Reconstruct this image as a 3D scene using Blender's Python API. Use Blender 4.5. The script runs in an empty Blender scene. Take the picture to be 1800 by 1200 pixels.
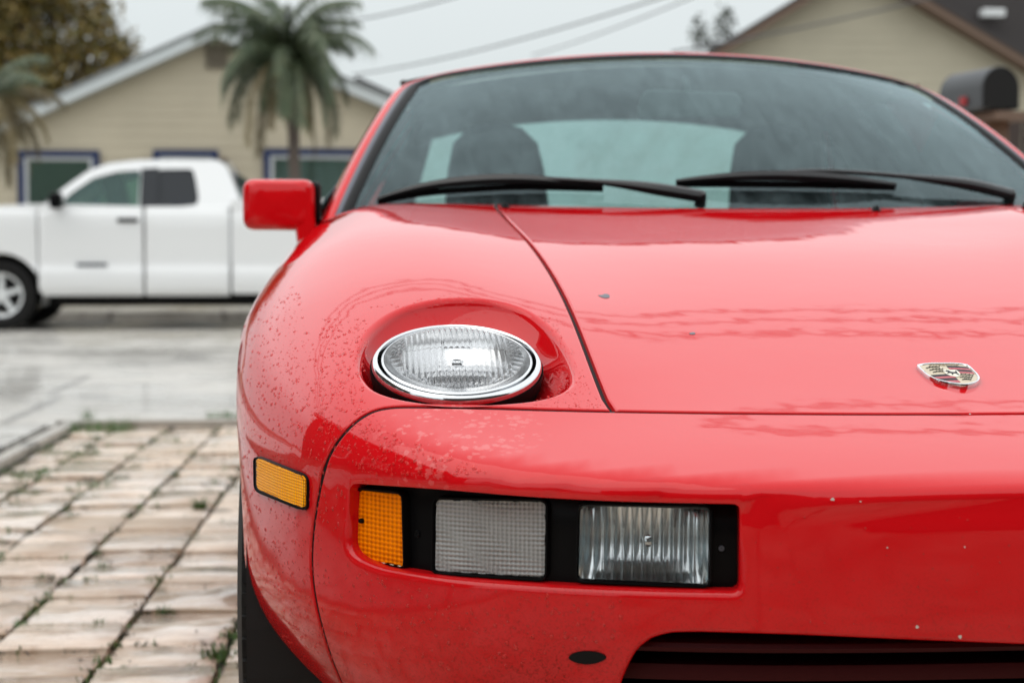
import bpy, math, random, time
import numpy as np
from mathutils import Vector, Matrix, Euler
from mathutils.geometry import delaunay_2d_cdt
random.seed(7); RNG = np.random.default_rng(7)
T_START = time.time()
scene = bpy.context.scene
COL = scene.collection
R = math.radians

# ------------------------------------------------------------------ camera
CAM = np.array([-.693, -1.6, .8]); FPX = 2963.
PSI = math.atan(247 / FPX); PIT = math.atan(145 / FPX)
FW = np.array([math.sin(PSI) * math.cos(PIT), math.cos(PSI) * math.cos(PIT), -math.sin(PIT)])
RT = np.array([math.cos(PSI), -math.sin(PSI), 0.]); UPV = np.cross(RT, FW)
cd = bpy.data.cameras.new('camera'); cam = bpy.data.objects.new('camera', cd); COL.objects.link(cam)
cam.location = CAM
cam.rotation_euler = Matrix((RT, UPV, -FW)).transposed().to_euler()
cd.sensor_width = 36; cd.lens = FPX / 1800 * 36
cd.clip_start = .05; cd.clip_end = 2000
cd.dof.use_dof = True; cd.dof.focus_distance = 1.93; cd.dof.aperture_fstop = 5.4
scene.camera = cam

# ------------------------------------------------------------------ sky and sun
SUNV = Vector((-.42, -.12, .9)).normalized(); SUN_EL = math.asin(SUNV.z); SUN_ROT = math.atan2(SUNV.x, SUNV.y)
w = bpy.data.worlds.new('World'); scene.world = w; w.use_nodes = True
nt = w.node_tree; nt.nodes.clear()
out = nt.nodes.new('ShaderNodeOutputWorld'); bg = nt.nodes.new('ShaderNodeBackground')
sky = nt.nodes.new('ShaderNodeTexSky'); sky.sky_type = 'NISHITA'; sky.sun_disc = False
sky.sun_elevation = SUN_EL; sky.sun_rotation = SUN_ROT; sky.dust_density = 6; sky.ozone_density = 1
tc = nt.nodes.new('ShaderNodeTexCoord'); sep = nt.nodes.new('ShaderNodeSeparateXYZ')
ramp = nt.nodes.new('ShaderNodeValToRGB')           # overcast cloud layer: pale at the horizon, brighter overhead
ramp.color_ramp.elements[0].position = 0; ramp.color_ramp.elements[0].color = (7.1, 7.75, 7.8, 1)
ramp.color_ramp.elements[1].position = 1; ramp.color_ramp.elements[1].color = (14.8, 15.3, 15.6, 1)
e = ramp.color_ramp.elements.new(.15); e.color = (8.3, 8.9, 9.0, 1)
e = ramp.color_ramp.elements.new(.27); e.color = (13.2, 13.8, 14.0, 1)
e = ramp.color_ramp.elements.new(.45); e.color = (14.6, 15.1, 15.4, 1)
nz = nt.nodes.new('ShaderNodeTexNoise'); nz.inputs['Scale'].default_value = 2.2; nz.inputs['Detail'].default_value = 3
mr = nt.nodes.new('ShaderNodeMapRange'); mr.inputs['To Min'].default_value = .93; mr.inputs['To Max'].default_value = 1.07
cl = nt.nodes.new('ShaderNodeVectorMath'); cl.operation = 'SCALE'
mx = nt.nodes.new('ShaderNodeMix'); mx.data_type = 'RGBA'; mx.inputs['Factor'].default_value = .93
L = nt.links.new
L(tc.outputs['Generated'], sep.inputs[0]); L(sep.outputs['Z'], ramp.inputs[0])
L(tc.outputs['Generated'], nz.inputs['Vector']); L(nz.outputs['Fac'], mr.inputs['Value'])
L(ramp.outputs['Color'], cl.inputs[0]); L(mr.outputs[0], cl.inputs['Scale'])
L(sky.outputs[0], mx.inputs[6]); L(cl.outputs[0], mx.inputs[7]); L(mx.outputs[2], bg.inputs['Color'])
bg.inputs['Strength'].default_value = .1
L(bg.outputs[0], out.inputs['Surface'])
sd = bpy.data.lights.new('sun', 'SUN'); sd.energy = .9; sd.angle = R(60); sd.color = (1, .96, .9)
so = bpy.data.objects.new('sun', sd); COL.objects.link(so)
so.rotation_euler = SUNV.to_track_quat('Z', 'Y').to_euler()
scene.view_settings.view_transform = 'Standard'; scene.view_settings.look = 'None'
scene.view_settings.exposure = 0.0; scene.view_settings.gamma = 1
scene.view_settings.use_curve_mapping = False
scene.cycles.use_denoising = True
scene.cycles.max_bounces = 10; scene.cycles.transparent_max_bounces = 12
scene.cycles.caustics_reflective = False; scene.cycles.caustics_refractive = False
scene.cycles.sample_clamp_indirect = 6

# ------------------------------------------------------------------ view helpers: a pixel of the 1800 px frame -> a place in the world
def proj(P):
    v = np.asarray(P, float) - CAM; d = v @ FW
    return np.stack([900 + FPX * (v @ RT) / d, 600 - FPX * (v @ UPV) / d], -1)
def rays(px):
    px = np.asarray(px, float)
    d = FW + ((px[..., 0] - 900) / FPX)[..., None] * RT - ((px[..., 1] - 600) / FPX)[..., None] * UPV
    return d / np.linalg.norm(d, axis=-1, keepdims=True)
def at(x, y, Y):
    "the point of the plane Y = const seen at (x, y)"
    d = rays((x, y)); return CAM + d * (Y - CAM[1]) / d[1]

# ------------------------------------------------------------------ tags and linking
def tag(o, label=None, cat=None, group=None, kind=None):
    if label: o['label'] = label
    if cat: o['category'] = cat
    if group: o['group'] = group
    if kind: o['kind'] = kind
    return o
def empty(name, loc=(0, 0, 0), rz=0, parent=None):
    o = bpy.data.objects.new(name, None); COL.objects.link(o); o.location = loc; o.rotation_euler = (0, 0, rz)
    o.empty_display_size = .1
    if parent: o.parent = parent
    return o
def link(name, me, mat, parent=None):
    o = bpy.data.objects.new(name, me); COL.objects.link(o)
    if mat: me.materials.append(mat)
    if parent: o.parent = parent
    return o
def mesh_obj(name, V, Fc, mat, parent=None, smooth=True, angle=None, normals=None):
    me = bpy.data.meshes.new(name)
    me.from_pydata([tuple(map(float, v)) for v in V], [], [tuple(map(int, f)) for f in Fc])
    me.validate(); me.update()
    if smooth: me.shade_smooth()
    if normals is not None and len(me.vertices) == len(normals):
        N = np.array(normals, float)
        bad = np.isnan(N[:, 0])
        if bad.any():
            vn = np.array([v.normal for v in me.vertices]); N[bad] = vn[bad]
        me.normals_split_custom_set_from_vertices([tuple(n) for n in N])
    o = link(name, me, mat, parent)
    if angle is not None and smooth: sharp(me, angle)
    return o
def sharp(me, ang):
    import bmesh
    bm = bmesh.new(); bm.from_mesh(me)
    for e in bm.edges:
        if len(e.link_faces) == 2 and e.calc_face_angle(0) > ang: e.smooth = False
    bm.to_mesh(me); bm.free()

class MB:
    "collects shapes that become ONE mesh"
    def __init__(s): s.V = []; s.F = []
    def add(s, V, F):
        n = len(s.V); s.V += [tuple(map(float, v)) for v in V]; s.F += [tuple(i + n for i in f) for f in F]; return s
    def box(s, c, d, rot=None):
        V = [Vector(((i - .5) * d[0], (j - .5) * d[1], (k - .5) * d[2])) for i in (0, 1) for j in (0, 1) for k in (0, 1)]
        if rot is not None: V = [Euler(rot).to_matrix() @ v for v in V]
        V = [v + Vector(c) for v in V]
        return s.add(V, [(0, 1, 3, 2), (4, 6, 7, 5), (0, 4, 5, 1), (2, 3, 7, 6), (0, 2, 6, 4), (1, 5, 7, 3)])
    def tube(s, P, r, n=10, cap=True):
        P = [Vector(p) for p in P]; m = len(P)
        rr = r if hasattr(r, '__len__') else [r] * m
        V = []; up = None
        for i, p in enumerate(P):
            t = (P[min(i + 1, m - 1)] - P[max(i - 1, 0)]).normalized()
            if up is None: up = Vector((0, 0, 1)) if abs(t.z) < .9 else Vector((1, 0, 0))
            a = t.cross(up).normalized(); b = a.cross(t).normalized(); up = b
            for k in range(n):
                q = 2 * math.pi * k / n; V.append(p + (a * math.cos(q) + b * math.sin(q)) * rr[i])
        Fc = [(i * n + k, i * n + (k + 1) % n, (i + 1) * n + (k + 1) % n, (i + 1) * n + k) for i in range(m - 1) for k in range(n)]
        if cap: Fc += [tuple(range(n))[::-1], tuple(range((m - 1) * n, m * n))]
        return s.add(V, Fc)
    def lathe(s, prof, c, ax, n=48, cap=False):
        "prof: (radius, height along ax) rows"
        ax = Vector(ax).normalized(); u = ax.orthogonal().normalized(); v = ax.cross(u)
        V = [Vector(c) + ax * h + (u * math.cos(2 * math.pi * k / n) + v * math.sin(2 * math.pi * k / n)) * r for r, h in prof for k in range(n)]
        m = len(prof)
        Fc = [(i * n + k, i * n + (k + 1) % n, (i + 1) * n + (k + 1) % n, (i + 1) * n + k) for i in range(m - 1) for k in range(n)]
        if cap: Fc += [tuple(range(n))[::-1], tuple(range((m - 1) * n, m * n))]
        return s.add(V, Fc)
    def prism(s, poly, f, d0, d1):
        "poly: 2-D points, f(p, d) -> 3-D"
        n = len(poly); V = [f(p, d0) for p in poly] + [f(p, d1) for p in poly]
        return s.add(V, [tuple(range(n))[::-1], tuple(range(n, 2 * n))] + [(i, (i + 1) % n, n + (i + 1) % n, n + i) for i in range(n)])
    def grid(s, G):
        G = np.asarray(G); a, b = G.shape[:2]
        return s.add(G.reshape(-1, 3), [(i * b + j, i * b + j + 1, (i + 1) * b + j + 1, (i + 1) * b + j) for i in range(a - 1) for j in range(b - 1)])
    def build(s, name, mat, parent=None, smooth=False, bevel=0, angle=R(35), seg=2):
        o = mesh_obj(name, s.V, s.F, mat, parent, smooth or bevel > 0, angle if (smooth and not bevel) else None)
        if bevel:
            m = o.modifiers.new('bevel', 'BEVEL'); m.width = bevel; m.segments = seg; m.limit_method = 'ANGLE'; m.angle_limit = R(30); m.harden_normals = True
        return o
def copy_tree(o, parent=None, loc=None):
    c = o.copy(); COL.objects.link(c); c.parent = parent
    if loc is not None: c.location = loc
    for ch in [x for x in bpy.data.objects if x.parent == o]: copy_tree(ch, c)
    return c
def mirror_part(o):
    "the same part on the car's other side"
    me = o.data.copy()
    if True:
        co = np.empty(len(me.vertices) * 3); me.vertices.foreach_get('co', co); co[0::3] *= -1; me.vertices.foreach_set('co', co); me.flip_normals(); me.update()
    c = bpy.data.objects.new(o.name.split('.')[0], me); COL.objects.link(c); c.parent = o.parent
    for k in ('label', 'kind', 'group'):
        if k in o: c[k] = o[k]
    return c

# ------------------------------------------------------------------ materials
def mat(name, color=(.5, .5, .5), rough=.5, metal=0, **kw):
    m = bpy.data.materials.new(name); m.use_nodes = True
    b = m.node_tree.nodes['Principled BSDF']
    b.inputs['Base Color'].default_value = (*color, 1); b.inputs['Roughness'].default_value = rough; b.inputs['Metallic'].default_value = metal
    for k, v in kw.items(): b.inputs[k.replace('_', ' ')].default_value = v
    return m
class N:
    "small node writer"
    def __init__(s, m): s.t = m.node_tree; s.b = s.t.nodes['Principled BSDF']; s.o = s.t.nodes['Material Output']
    def n(s, ty, **kw):
        x = s.t.nodes.new('ShaderNode' + ty)
        for k, v in kw.items():
            if hasattr(x, k): setattr(x, k, v)
            else: x.inputs[k].default_value = v
        return x
    def l(s, a, b): s.t.links.new(a, b)
    def pos(s, scale=(1, 1, 1), rot=(0, 0, 0)):
        g = s.n('NewGeometry'); m = s.n('Mapping'); m.inputs['Scale'].default_value = scale; m.inputs['Rotation'].default_value = rot
        s.l(g.outputs['Position'], m.inputs['Vector']); return m.outputs[0]
    def noise(s, vec, scale, detail=4, rough=.55, dist=0):
        x = s.n('TexNoise'); x.inputs['Scale'].default_value = scale; x.inputs['Detail'].default_value = detail
        x.inputs['Roughness'].default_value = rough; x.inputs['Distortion'].default_value = dist; s.l(vec, x.inputs['Vector']); return x.outputs['Fac']
    def ramp(s, fac, stops):
        x = s.n('ValToRGB'); el = x.color_ramp.elements
        while len(el) < len(stops): el.new(.5)
        for q, (p, c) in zip(el, stops): q.position = p; q.color = (c, c, c, 1) if not hasattr(c, '__len__') else (*c, 1)
        s.l(fac, x.inputs[0]); return x.outputs[0]
    def mix(s, fac, a, b, mode='MIX'):
        x = s.n('Mix'); x.data_type = 'RGBA'; x.blend_type = mode
        for v, i in ((fac, 0), (a, 6), (b, 7)):
            if hasattr(v, 'links'): s.l(v, x.inputs[i])
            elif i == 0: x.inputs[0].default_value = v
            else: x.inputs[i].default_value = (*v, 1) if len(v) == 3 else v
        return x.outputs[2]
    def math(s, op, a, b=0, clamp=False):
        x = s.n('Math'); x.operation = op; x.use_clamp = clamp
        for v, i in ((a, 0), (b, 1)):
            if hasattr(v, 'links'): s.l(v, x.inputs[i])
            else: x.inputs[i].default_value = v
        return x.outputs[0]
    def bump(s, h, strength=.3, dist=.01, inp='Normal'):
        x = s.n('Bump'); x.inputs['Strength'].default_value = strength; x.inputs['Distance'].default_value = dist
        s.l(h, x.inputs['Height']); s.l(x.outputs[0], s.b.inputs[inp]); return x.outputs[0]

def paint_mat():
    m = mat('red_paint', (.50, .008, .014), .5, 0, Coat_Weight=1., Coat_Roughness=.03, Coat_IOR=1.43, Specular_IOR_Level=.0)
    q = N(m); p = q.pos()
    big = q.noise(p, 3.5, 4, .6); fine = q.noise(p, 90, 3)
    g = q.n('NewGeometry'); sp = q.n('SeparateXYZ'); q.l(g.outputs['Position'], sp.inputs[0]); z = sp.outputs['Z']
    # road mud speckle, with shade painted into the low panels, darker low down
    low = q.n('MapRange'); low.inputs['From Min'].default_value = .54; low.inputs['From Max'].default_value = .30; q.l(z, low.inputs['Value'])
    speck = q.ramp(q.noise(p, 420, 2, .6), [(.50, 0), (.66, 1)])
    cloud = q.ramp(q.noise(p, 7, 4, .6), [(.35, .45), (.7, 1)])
    dirt_shade = q.math('MULTIPLY', q.math('MULTIPLY', low.outputs[0], cloud), q.math('ADD', q.math('MULTIPLY', speck, .75), .45))
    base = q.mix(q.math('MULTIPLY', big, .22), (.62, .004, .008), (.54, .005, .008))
    base = q.mix(q.math('MULTIPLY', dirt_shade, 1.0, True), base, (.10, .016, .010))
    # dried hard-water marks on the bumper top
    d1 = q.n('VectorMath', operation='DISTANCE'); q.l(g.outputs['Position'], d1.inputs[0]); d1.inputs[1].default_value = (-.60, .20, .60)
    blob = q.n('MapRange'); blob.inputs['From Min'].default_value = .115; blob.inputs['From Max'].default_value = .035; q.l(d1.outputs['Value'], blob.inputs['Value'])
    vor = q.n('TexVoronoi'); vor.inputs['Scale'].default_value = 95; q.l(p, vor.inputs['Vector'])
    wob = q.noise(p, 60, 4, .6)
    marks = q.ramp(q.math('ADD', q.math('MULTIPLY', vor.outputs['Distance'], -.35), q.math('MULTIPLY', q.noise(p, 30, 6, .8), 1.0)), [(.385, 0), (.43, 1)])
    marks = q.math('MULTIPLY', marks, q.ramp(blob.outputs[0], [(.15, 0), (.6, 1)]))
    base = q.mix(q.math('MULTIPLY', marks, .22), base, (.8, .4, .38))
    q.l(base, q.b.inputs['Base Color'])
    cr = q.math('ADD', q.math('ADD', q.math('MULTIPLY', dirt_shade, .35), q.math('MULTIPLY', marks, .22)), .028)
    q.l(cr, q.b.inputs['Coat Roughness']); q.l(q.math('SUBTRACT', 1.0, q.math('MULTIPLY', dirt_shade, 1.1), True), q.b.inputs['Coat Weight'])
    h = q.math('ADD', q.math('MULTIPLY', q.noise(p, 12, 2), 1.0), q.math('MULTIPLY', fine, .02))
    x = q.bump(h, .013, .02); q.l(x, q.b.inputs['Coat Normal'])
    return m
M = {}
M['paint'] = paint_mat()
M['black'] = mat('black_plastic', (.004, .004, .0045), .35, 0, Specular_IOR_Level=.08)
M['void'] = mat('dark_cavity', (.006, .006, .006), .9)
M['rubber'] = mat('black_rubber', (.005, .005, .0055), .5, 0, Specular_IOR_Level=.12)
M['trim'] = mat('grey_trim', (.085, .092, .115), .35, .5)
M['chrome'] = mat('chrome', (.70, .71, .72), .10, 1)
M['reflector'] = mat('reflector', (.80, .81, .82), .24, 1)
M['wiper'] = mat('wiper_black', (.01, .01, .011), .33)
M['glass_clear'] = mat('clear_lens_glass', (1, 1, 1), .02, 0, Transmission_Weight=1, IOR=1.48)
M['seat'] = mat('seat_cloth', (.025, .027, .03), .85)
M['dash'] = mat('dashboard', (.03, .032, .034), .6)
M['gold'] = mat('badge_gold', (.56, .47, .33), .45, .2, Coat_Weight=.2)
M['badge_red'] = mat('badge_red', (.40, .02, .04), .45, 0, Coat_Weight=.2)
M['badge_black'] = mat('badge_black', (.01, .012, .018), .5, 0, Specular_IOR_Level=.2)
M['badge_cream'] = mat('badge_cream', (.75, .72, .6), .4, 0)
M['lamp_bowl'] = mat('lamp_bowl', (.66, .67, .68), .16, 1)
M['chip'] = mat('bare_chip', (.55, .52, .48), .7)
M['slat'] = mat('intake_slat_red', (.035, .003, .004), .5, 0, Specular_IOR_Level=.1)
def lens_mat(name, col, rough=.25, tr=.25, dark=(.45, .08, 0), pit=(.0045, .0052, 0)):
    m = mat(name, col, rough, 0, Transmission_Weight=tr, IOR=1.45, Coat_Weight=.05, Coat_Roughness=.05, Specular_IOR_Level=.05)
    q = N(m); g = q.n('NewGeometry'); sp = q.n('SeparateXYZ'); q.l(g.outputs['Position'], sp.inputs[0])
    wz = q.math('SINE', q.math('MULTIPLY', sp.outputs['Z'], 6.283 / pit[1])); wx = q.math('SINE', q.math('MULTIPLY', q.math('ADD', sp.outputs['X'], q.math('MULTIPLY', sp.outputs['Y'], pit[2])), 6.283 / pit[0]))
    w_ = q.math('MULTIPLY', q.math('ADD', q.math('MULTIPLY', wz, .5), q.math('ADD', q.math('MULTIPLY', wx, .5), 1.)), .5)   # moulded prisms, their light and dark put into the colour too
    nn_ = q.noise(q.pos(), 45, 3); w2 = q.math('ADD', q.math('MULTIPLY', w_, .75), q.math('MULTIPLY', nn_, .5))
    q.l(q.mix(q.ramp(w2, [(.1, 0), (.8, 1)]), dark, col), q.b.inputs['Base Color']); q.bump(w2, .7, .003); return m
M['amber'] = lens_mat('amber_lens', (1., .25, .0), rough=.25, tr=0); M['marker_amber'] = lens_mat('marker_lens', (1., .42, .0), rough=.25, tr=0, dark=(1., .30, 0), pit=(.0035, .0035, 1.))
M['greylens'] = lens_mat('grey_ribbed_lens', (.44, .45, .45), rough=.22, tr=.2, dark=(.22, .225, .225), pit=(.0043, .0046, 0))
def glass_sheet(name, tint, veil, veilcol=(.5, .6, .6), streak=True):
    "thin glass: clear film + mirror reflection by angle + a thin layer of rain and dew that scatters"
    m = bpy.data.materials.new(name); m.use_nodes = True; t = m.node_tree; t.nodes.clear()
    q = N.__new__(N); q.t = t
    o = t.nodes.new('ShaderNodeOutputMaterial')
    tr = q.n('BsdfTransparent'); tr.inputs[0].default_value = (*tint, 1)
    gl = q.n('BsdfGlossy'); gl.inputs['Roughness'].default_value = .03; gl.inputs[0].default_value = (.56, .70, .73, 1)
    df = q.n('BsdfDiffuse'); df.inputs[0].default_value = (*veilcol, 1)
    fr = q.n('Fresnel'); fr.inputs[0].default_value = 1.52
    p = q.pos((1, 1, 1)); st = q.pos((10, 2.5, 2.5), (0, 0, R(25)))
    vfac = veil
    if streak:
        a = q.ramp(q.noise(p, 3.2, 5, .6), [(.35, .4), (.7, 1.25)])
        b_ = q.ramp(q.noise(st, 3.0, 5, .7), [(.38, .35), (.62, 1.6)])
        c = q.ramp(q.noise(p, 240, 2, .6), [(.55, .8), (.7, 1.5)])
        vfac = q.math('MULTIPLY', q.math('MULTIPLY', q.math('MULTIPLY', a, b_), c), veil)
        bm = q.n('Bump'); bm.inputs['Strength'].default_value = .12; bm.inputs['Distance'].default_value = .004
        q.l(q.noise(p, 60, 3, .6), bm.inputs['Height']); q.l(bm.outputs[0], gl.inputs['Normal'])
    m1 = q.n('MixShader'); q.l(fr.outputs[0], m1.inputs[0]); q.l(tr.outputs[0], m1.inputs[1]); q.l(gl.outputs[0], m1.inputs[2])
    m2 = q.n('MixShader')
    if hasattr(vfac, 'links'): q.l(vfac, m2.inputs[0])
    else: m2.inputs[0].default_value = vfac
    q.l(m1.outputs[0], m2.inputs[1]); q.l(df.outputs[0], m2.inputs[2]); q.l(m2.outputs[0], o.inputs[0])
    return m
M['windscreen'] = glass_sheet('windscreen_glass', (.58, .76, .74), .10, (.34, .46, .48))
M['side_glass'] = glass_sheet('side_glass', (.5, .6, .58), .05, (.4, .5, .5), False)
M['lamp_glass'] = glass_sheet('lamp_cover_glass', (.95, .97, .97), .04, (.5, .52, .52), False)
M['house_glass'] = glass_sheet('house_glass', (.6, .75, .68), .1, (.4, .5, .46), False)
def water_mat():
    m = bpy.data.materials.new('rain_water'); m.use_nodes = True; t = m.node_tree; t.nodes.clear(); q = N.__new__(N); q.t = t
    o = t.nodes.new('ShaderNodeOutputMaterial'); tr = q.n('BsdfTransparent'); gl = q.n('BsdfGlossy'); gl.inputs['Roughness'].default_value = .02
    fr = q.n('Fresnel'); fr.inputs[0].default_value = 1.25; mm = q.n('MixShader'); q.l(fr.outputs[0], mm.inputs[0]); q.l(tr.outputs[0], mm.inputs[1]); q.l(gl.outputs[0], mm.inputs[2]); 
    df = q.n('BsdfDiffuse'); df.inputs[0].default_value = (.9, .06, .05, 1); m3 = q.n('MixShader'); m3.inputs[0].default_value = .3; q.l(mm.outputs[0], m3.inputs[1]); q.l(df.outputs[0], m3.inputs[2]); q.l(m3.outputs[0], o.inputs[0]); return m  # red diffuse share stands in for light a bead gathers on the paint
M['water'] = water_mat()
def wet_pane():
    "rear hatch glass covered in rain: scatters the daylight behind it forward"
    m = bpy.data.materials.new('rain_covered_hatch'); m.use_nodes = True; t = m.node_tree; t.nodes.clear(); q = N.__new__(N); q.t = t
    o = t.nodes.new('ShaderNodeOutputMaterial'); tr = q.n('BsdfTransparent'); tr.inputs[0].default_value = (.45, .55, .53, 1); tl = q.n('BsdfTranslucent'); tl.inputs[0].default_value = (.26, .34, .33, 1)
    mm = q.n('MixShader'); q.l(q.ramp(q.noise(q.pos((3, 1, 1)), 5, 5, .7), [(.3, .65), (.7, .95)]), mm.inputs[0]); q.l(tr.outputs[0], mm.inputs[1]); q.l(tl.outputs[0], mm.inputs[2]); q.l(mm.outputs[0], o.inputs[0]); return m
M['hatch_glass'] = wet_pane()
def tyre_mat():
    m = mat('tyre_rubber', (.016, .015, .014), .6, 0, Specular_IOR_Level=.2); q = N(m); p = q.pos()
    q.l(q.mix(q.ramp(q.noise(p, 30, 4), [(.45, 0), (.8, .6)]), (.006, .006, .006), (.03, .027, .024)), q.b.inputs['Base Color']); q.bump(q.noise(p, 200, 2), .2, .003); return m
M['tyre'] = tyre_mat()
M['rim'] = mat('alloy_rim', (.5, .5, .52), .3, .9)
# ------------------------------------------------------------------ the red car: one smooth body surface F = 0, panels cut from it
def smax(a, b, k):
    h = np.maximum(k - np.abs(a - b), 0) / k
    return np.maximum(a, b) + h * h * k * .25
def spl(xs, ys):
    xs = np.array(xs, float); ys = np.array(ys, float); n = len(xs); h = np.diff(xs)
    A = np.zeros((n, n)); r = np.zeros(n); A[0, 0] = A[-1, -1] = 1
    for i in range(1, n - 1):
        A[i, i - 1] = h[i - 1]; A[i, i] = 2 * (h[i - 1] + h[i]); A[i, i + 1] = h[i]; r[i] = 6 * ((ys[i + 1] - ys[i]) / h[i] - (ys[i] - ys[i - 1]) / h[i - 1])
    Q = np.linalg.solve(A, r)
    def f(x):
        x = np.asarray(x, float); xc = np.clip(x, xs[0], xs[-1]); i = np.clip(np.searchsorted(xs, xc) - 1, 0, n - 2)
        a = xs[i + 1] - xc; b = xc - xs[i]; H = h[i]
        y = (Q[i] * a ** 3 + Q[i + 1] * b ** 3) / (6 * H) + (ys[i] / H - Q[i] * H / 6) * a + (ys[i + 1] / H - Q[i + 1] * H / 6) * b
        s0 = (ys[1] - ys[0]) / h[0] - h[0] * Q[1] / 6; s1 = (ys[-1] - ys[-2]) / h[-1] + h[-1] * Q[-2] / 6
        return y + np.where(x < xs[0], (x - xs[0]) * s0, 0) + np.where(x > xs[-1], (x - xs[-1]) * s1, 0)
    return f
def sst(x): x = np.clip(x, 0, 1); return x * x * (3 - 2 * x)
Hc = spl([0, .12, .26, .38, .6, .8, 1.0, 1.2, 1.45, 1.8, 3, 4.4], [.572, .602, .634, .664, .722, .771, .815, .852, .893, .905, .925, .88])
Wc = spl([0, .2, .33, .5, .65, .8, .95, 1.2, 1.6, 2.5, 3.4, 4.0, 4.4], [.655, .735, .778, .834, .868, .884, .892, .887, .875, .89, .905, .87, .80])
Bc = spl([0, .2, .35, .55, .9, 1.2, 1.5, 1.9], [0, .002, .017, .032, .034, .024, .008, 0])
def F(P):
    x, y, z = P[..., 0], P[..., 1], P[..., 2]; ax = np.abs(x)
    b = np.exp(-((ax - .62) / .19) ** 2)
    top = (z - (Hc(y) - .012 * ax ** 2 + 1.04 * Bc(y) * b)) / 1.03
    W = Wc(y) + .004 * sst((y - .5) / .5) * np.exp(-((z - .64) / .1) ** 2)
    side = ax - (W - 3.5 * np.maximum(0, .42 - z) ** 2 - .8 * np.maximum(0, z - .64) ** 2)
    yf = .16 * (ax / .71) ** 3.2 + .014 * sst((.578 - z) / .03) + 1.3 * np.maximum(0, .46 - z) ** 2
    fs = smax(yf - y, side, .16)
    return smax(fs, top, .036 + .125 * sst((y - .05) / .6) * sst((ax - .4) / .35))
def gradF(P):
    e = 5e-4
    g = np.stack([F(P + np.eye(3)[i] * e) - F(P - np.eye(3)[i] * e) for i in range(3)], -1)
    return g / np.maximum(np.linalg.norm(g, axis=-1, keepdims=True), 1e-9)
def cast_out(o, d, off=0., rmax=2.6):
    "from inside the body along d to F = off"
    o = np.asarray(o, float); d = np.asarray(d, float); d = d / np.linalg.norm(d, axis=-1, keepdims=True)
    sh = np.broadcast(o[..., 0], d[..., 0]).shape
    lo = np.zeros(sh); hi = np.full(sh, rmax)
    for _ in range(34):
        m = (lo + hi) / 2; s = F(o + d * m[..., None]) - off < 0
        lo = np.where(s, m, lo); hi = np.where(s, hi, m)
    return o + d * hi[..., None]
def cam_cast(px, off=0.):
    "where the sight line through a frame pixel first meets F = off"
    d = rays(px); ts = np.linspace(1.3, 4.2, 500); sh = d.shape[:-1]
    off = np.broadcast_to(off, sh)
    ins = np.stack([F(CAM + d * t) - off for t in ts], 0) < 0
    k = np.argmax(ins, 0); ok = ins.any(0); hi = ts[k]; lo = ts[np.maximum(k - 1, 0)]
    for _ in range(26):
        m = (lo + hi) / 2; s = F(CAM + d * m[..., None]) - off < 0
        hi = np.where(s, m, hi); lo = np.where(s, lo, m)
    P = CAM + d * hi[..., None]; P[~ok] = np.nan
    return P
CC = np.array([0, 1.2, .35]); D0 = np.array([0, -.7071, .7071]); E1 = np.array([1., 0, 0]); E2 = np.cross(D0, E1)
def dom(P):
    d = np.asarray(P) - CC; d = d / np.linalg.norm(d, axis=-1, keepdims=True)
    k = 1 + d @ D0; return np.stack([(d @ E1) / k, (d @ E2) / k], -1)
def undom(q, off=0.):
    r2 = (q ** 2).sum(-1, keepdims=True)
    d = (2 * q[..., :1] * E1 + 2 * q[..., 1:] * E2 + (1 - r2) * D0) / (1 + r2)
    return cast_out(CC, d, off)
def smooth_line(pts, step, closed=False, sub=12):
    "Catmull-Rom through pts, resampled"
    P = np.asarray(pts, float); n = len(P)
    if closed: Q = np.vstack([P[-1], P, P[0], P[1]]); m = n
    else: Q = np.vstack([2 * P[0] - P[1], P, 2 * P[-1] - P[-2]]); m = n - 1
    o = []
    for i in range(m):
        a, b, c, d = Q[i], Q[i + 1], Q[i + 2], Q[i + 3]
        t = np.linspace(0, 1, sub, endpoint=False)[:, None]
        o.append(.5 * (2 * b + (c - a) * t + (2 * a - 5 * b + 4 * c - d) * t ** 2 + (3 * b - a - 3 * c + d) * t ** 3))
    o = np.vstack(o + ([] if closed else [P[-1:]]))
    return resample(o, step, closed)
def resample(P, step, closed=False):
    P = np.asarray(P, float)
    if closed: P = np.vstack([P, P[:1]])
    s = np.r_[0, np.cumsum(np.linalg.norm(np.diff(P, axis=0), axis=1))]
    n = max(2, int(round(s[-1] / step))) + (0 if closed else 1)
    t = np.linspace(0, s[-1], n, endpoint=not closed)
    return np.stack([np.interp(t, s, P[:, i]) for i in range(P.shape[1])], -1)
def round_poly(poly, r, k=5):
    P = np.asarray(poly, float); n = len(P); o = []
    rr = r if hasattr(r, '__len__') else [r] * n
    for i in range(n):
        a, b, c = P[i - 1], P[i], P[(i + 1) % n]; u = a - b; v = c - b; lu, lv = np.linalg.norm(u), np.linalg.norm(v)
        q = min(rr[i], lu * .45, lv * .45); u = b + u / lu * q; v = b + v / lv * q
        for t in np.linspace(0, 1, k): o.append((1 - t) ** 2 * u + 2 * t * (1 - t) * b + t * t * v)
    return np.array(o)
def inside(poly, pts):
    x, y = pts[:, 0], pts[:, 1]; r = np.zeros(len(pts), bool); n = len(poly)
    for i in range(n):
        x0, y0 = poly[i - 1]; x1, y1 = poly[i]
        if y0 == y1: continue
        c = ((y0 > y) != (y1 > y)) & (x < (x1 - x0) * (y - y0) / (y1 - y0) + x0); r ^= c
    return r
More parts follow.
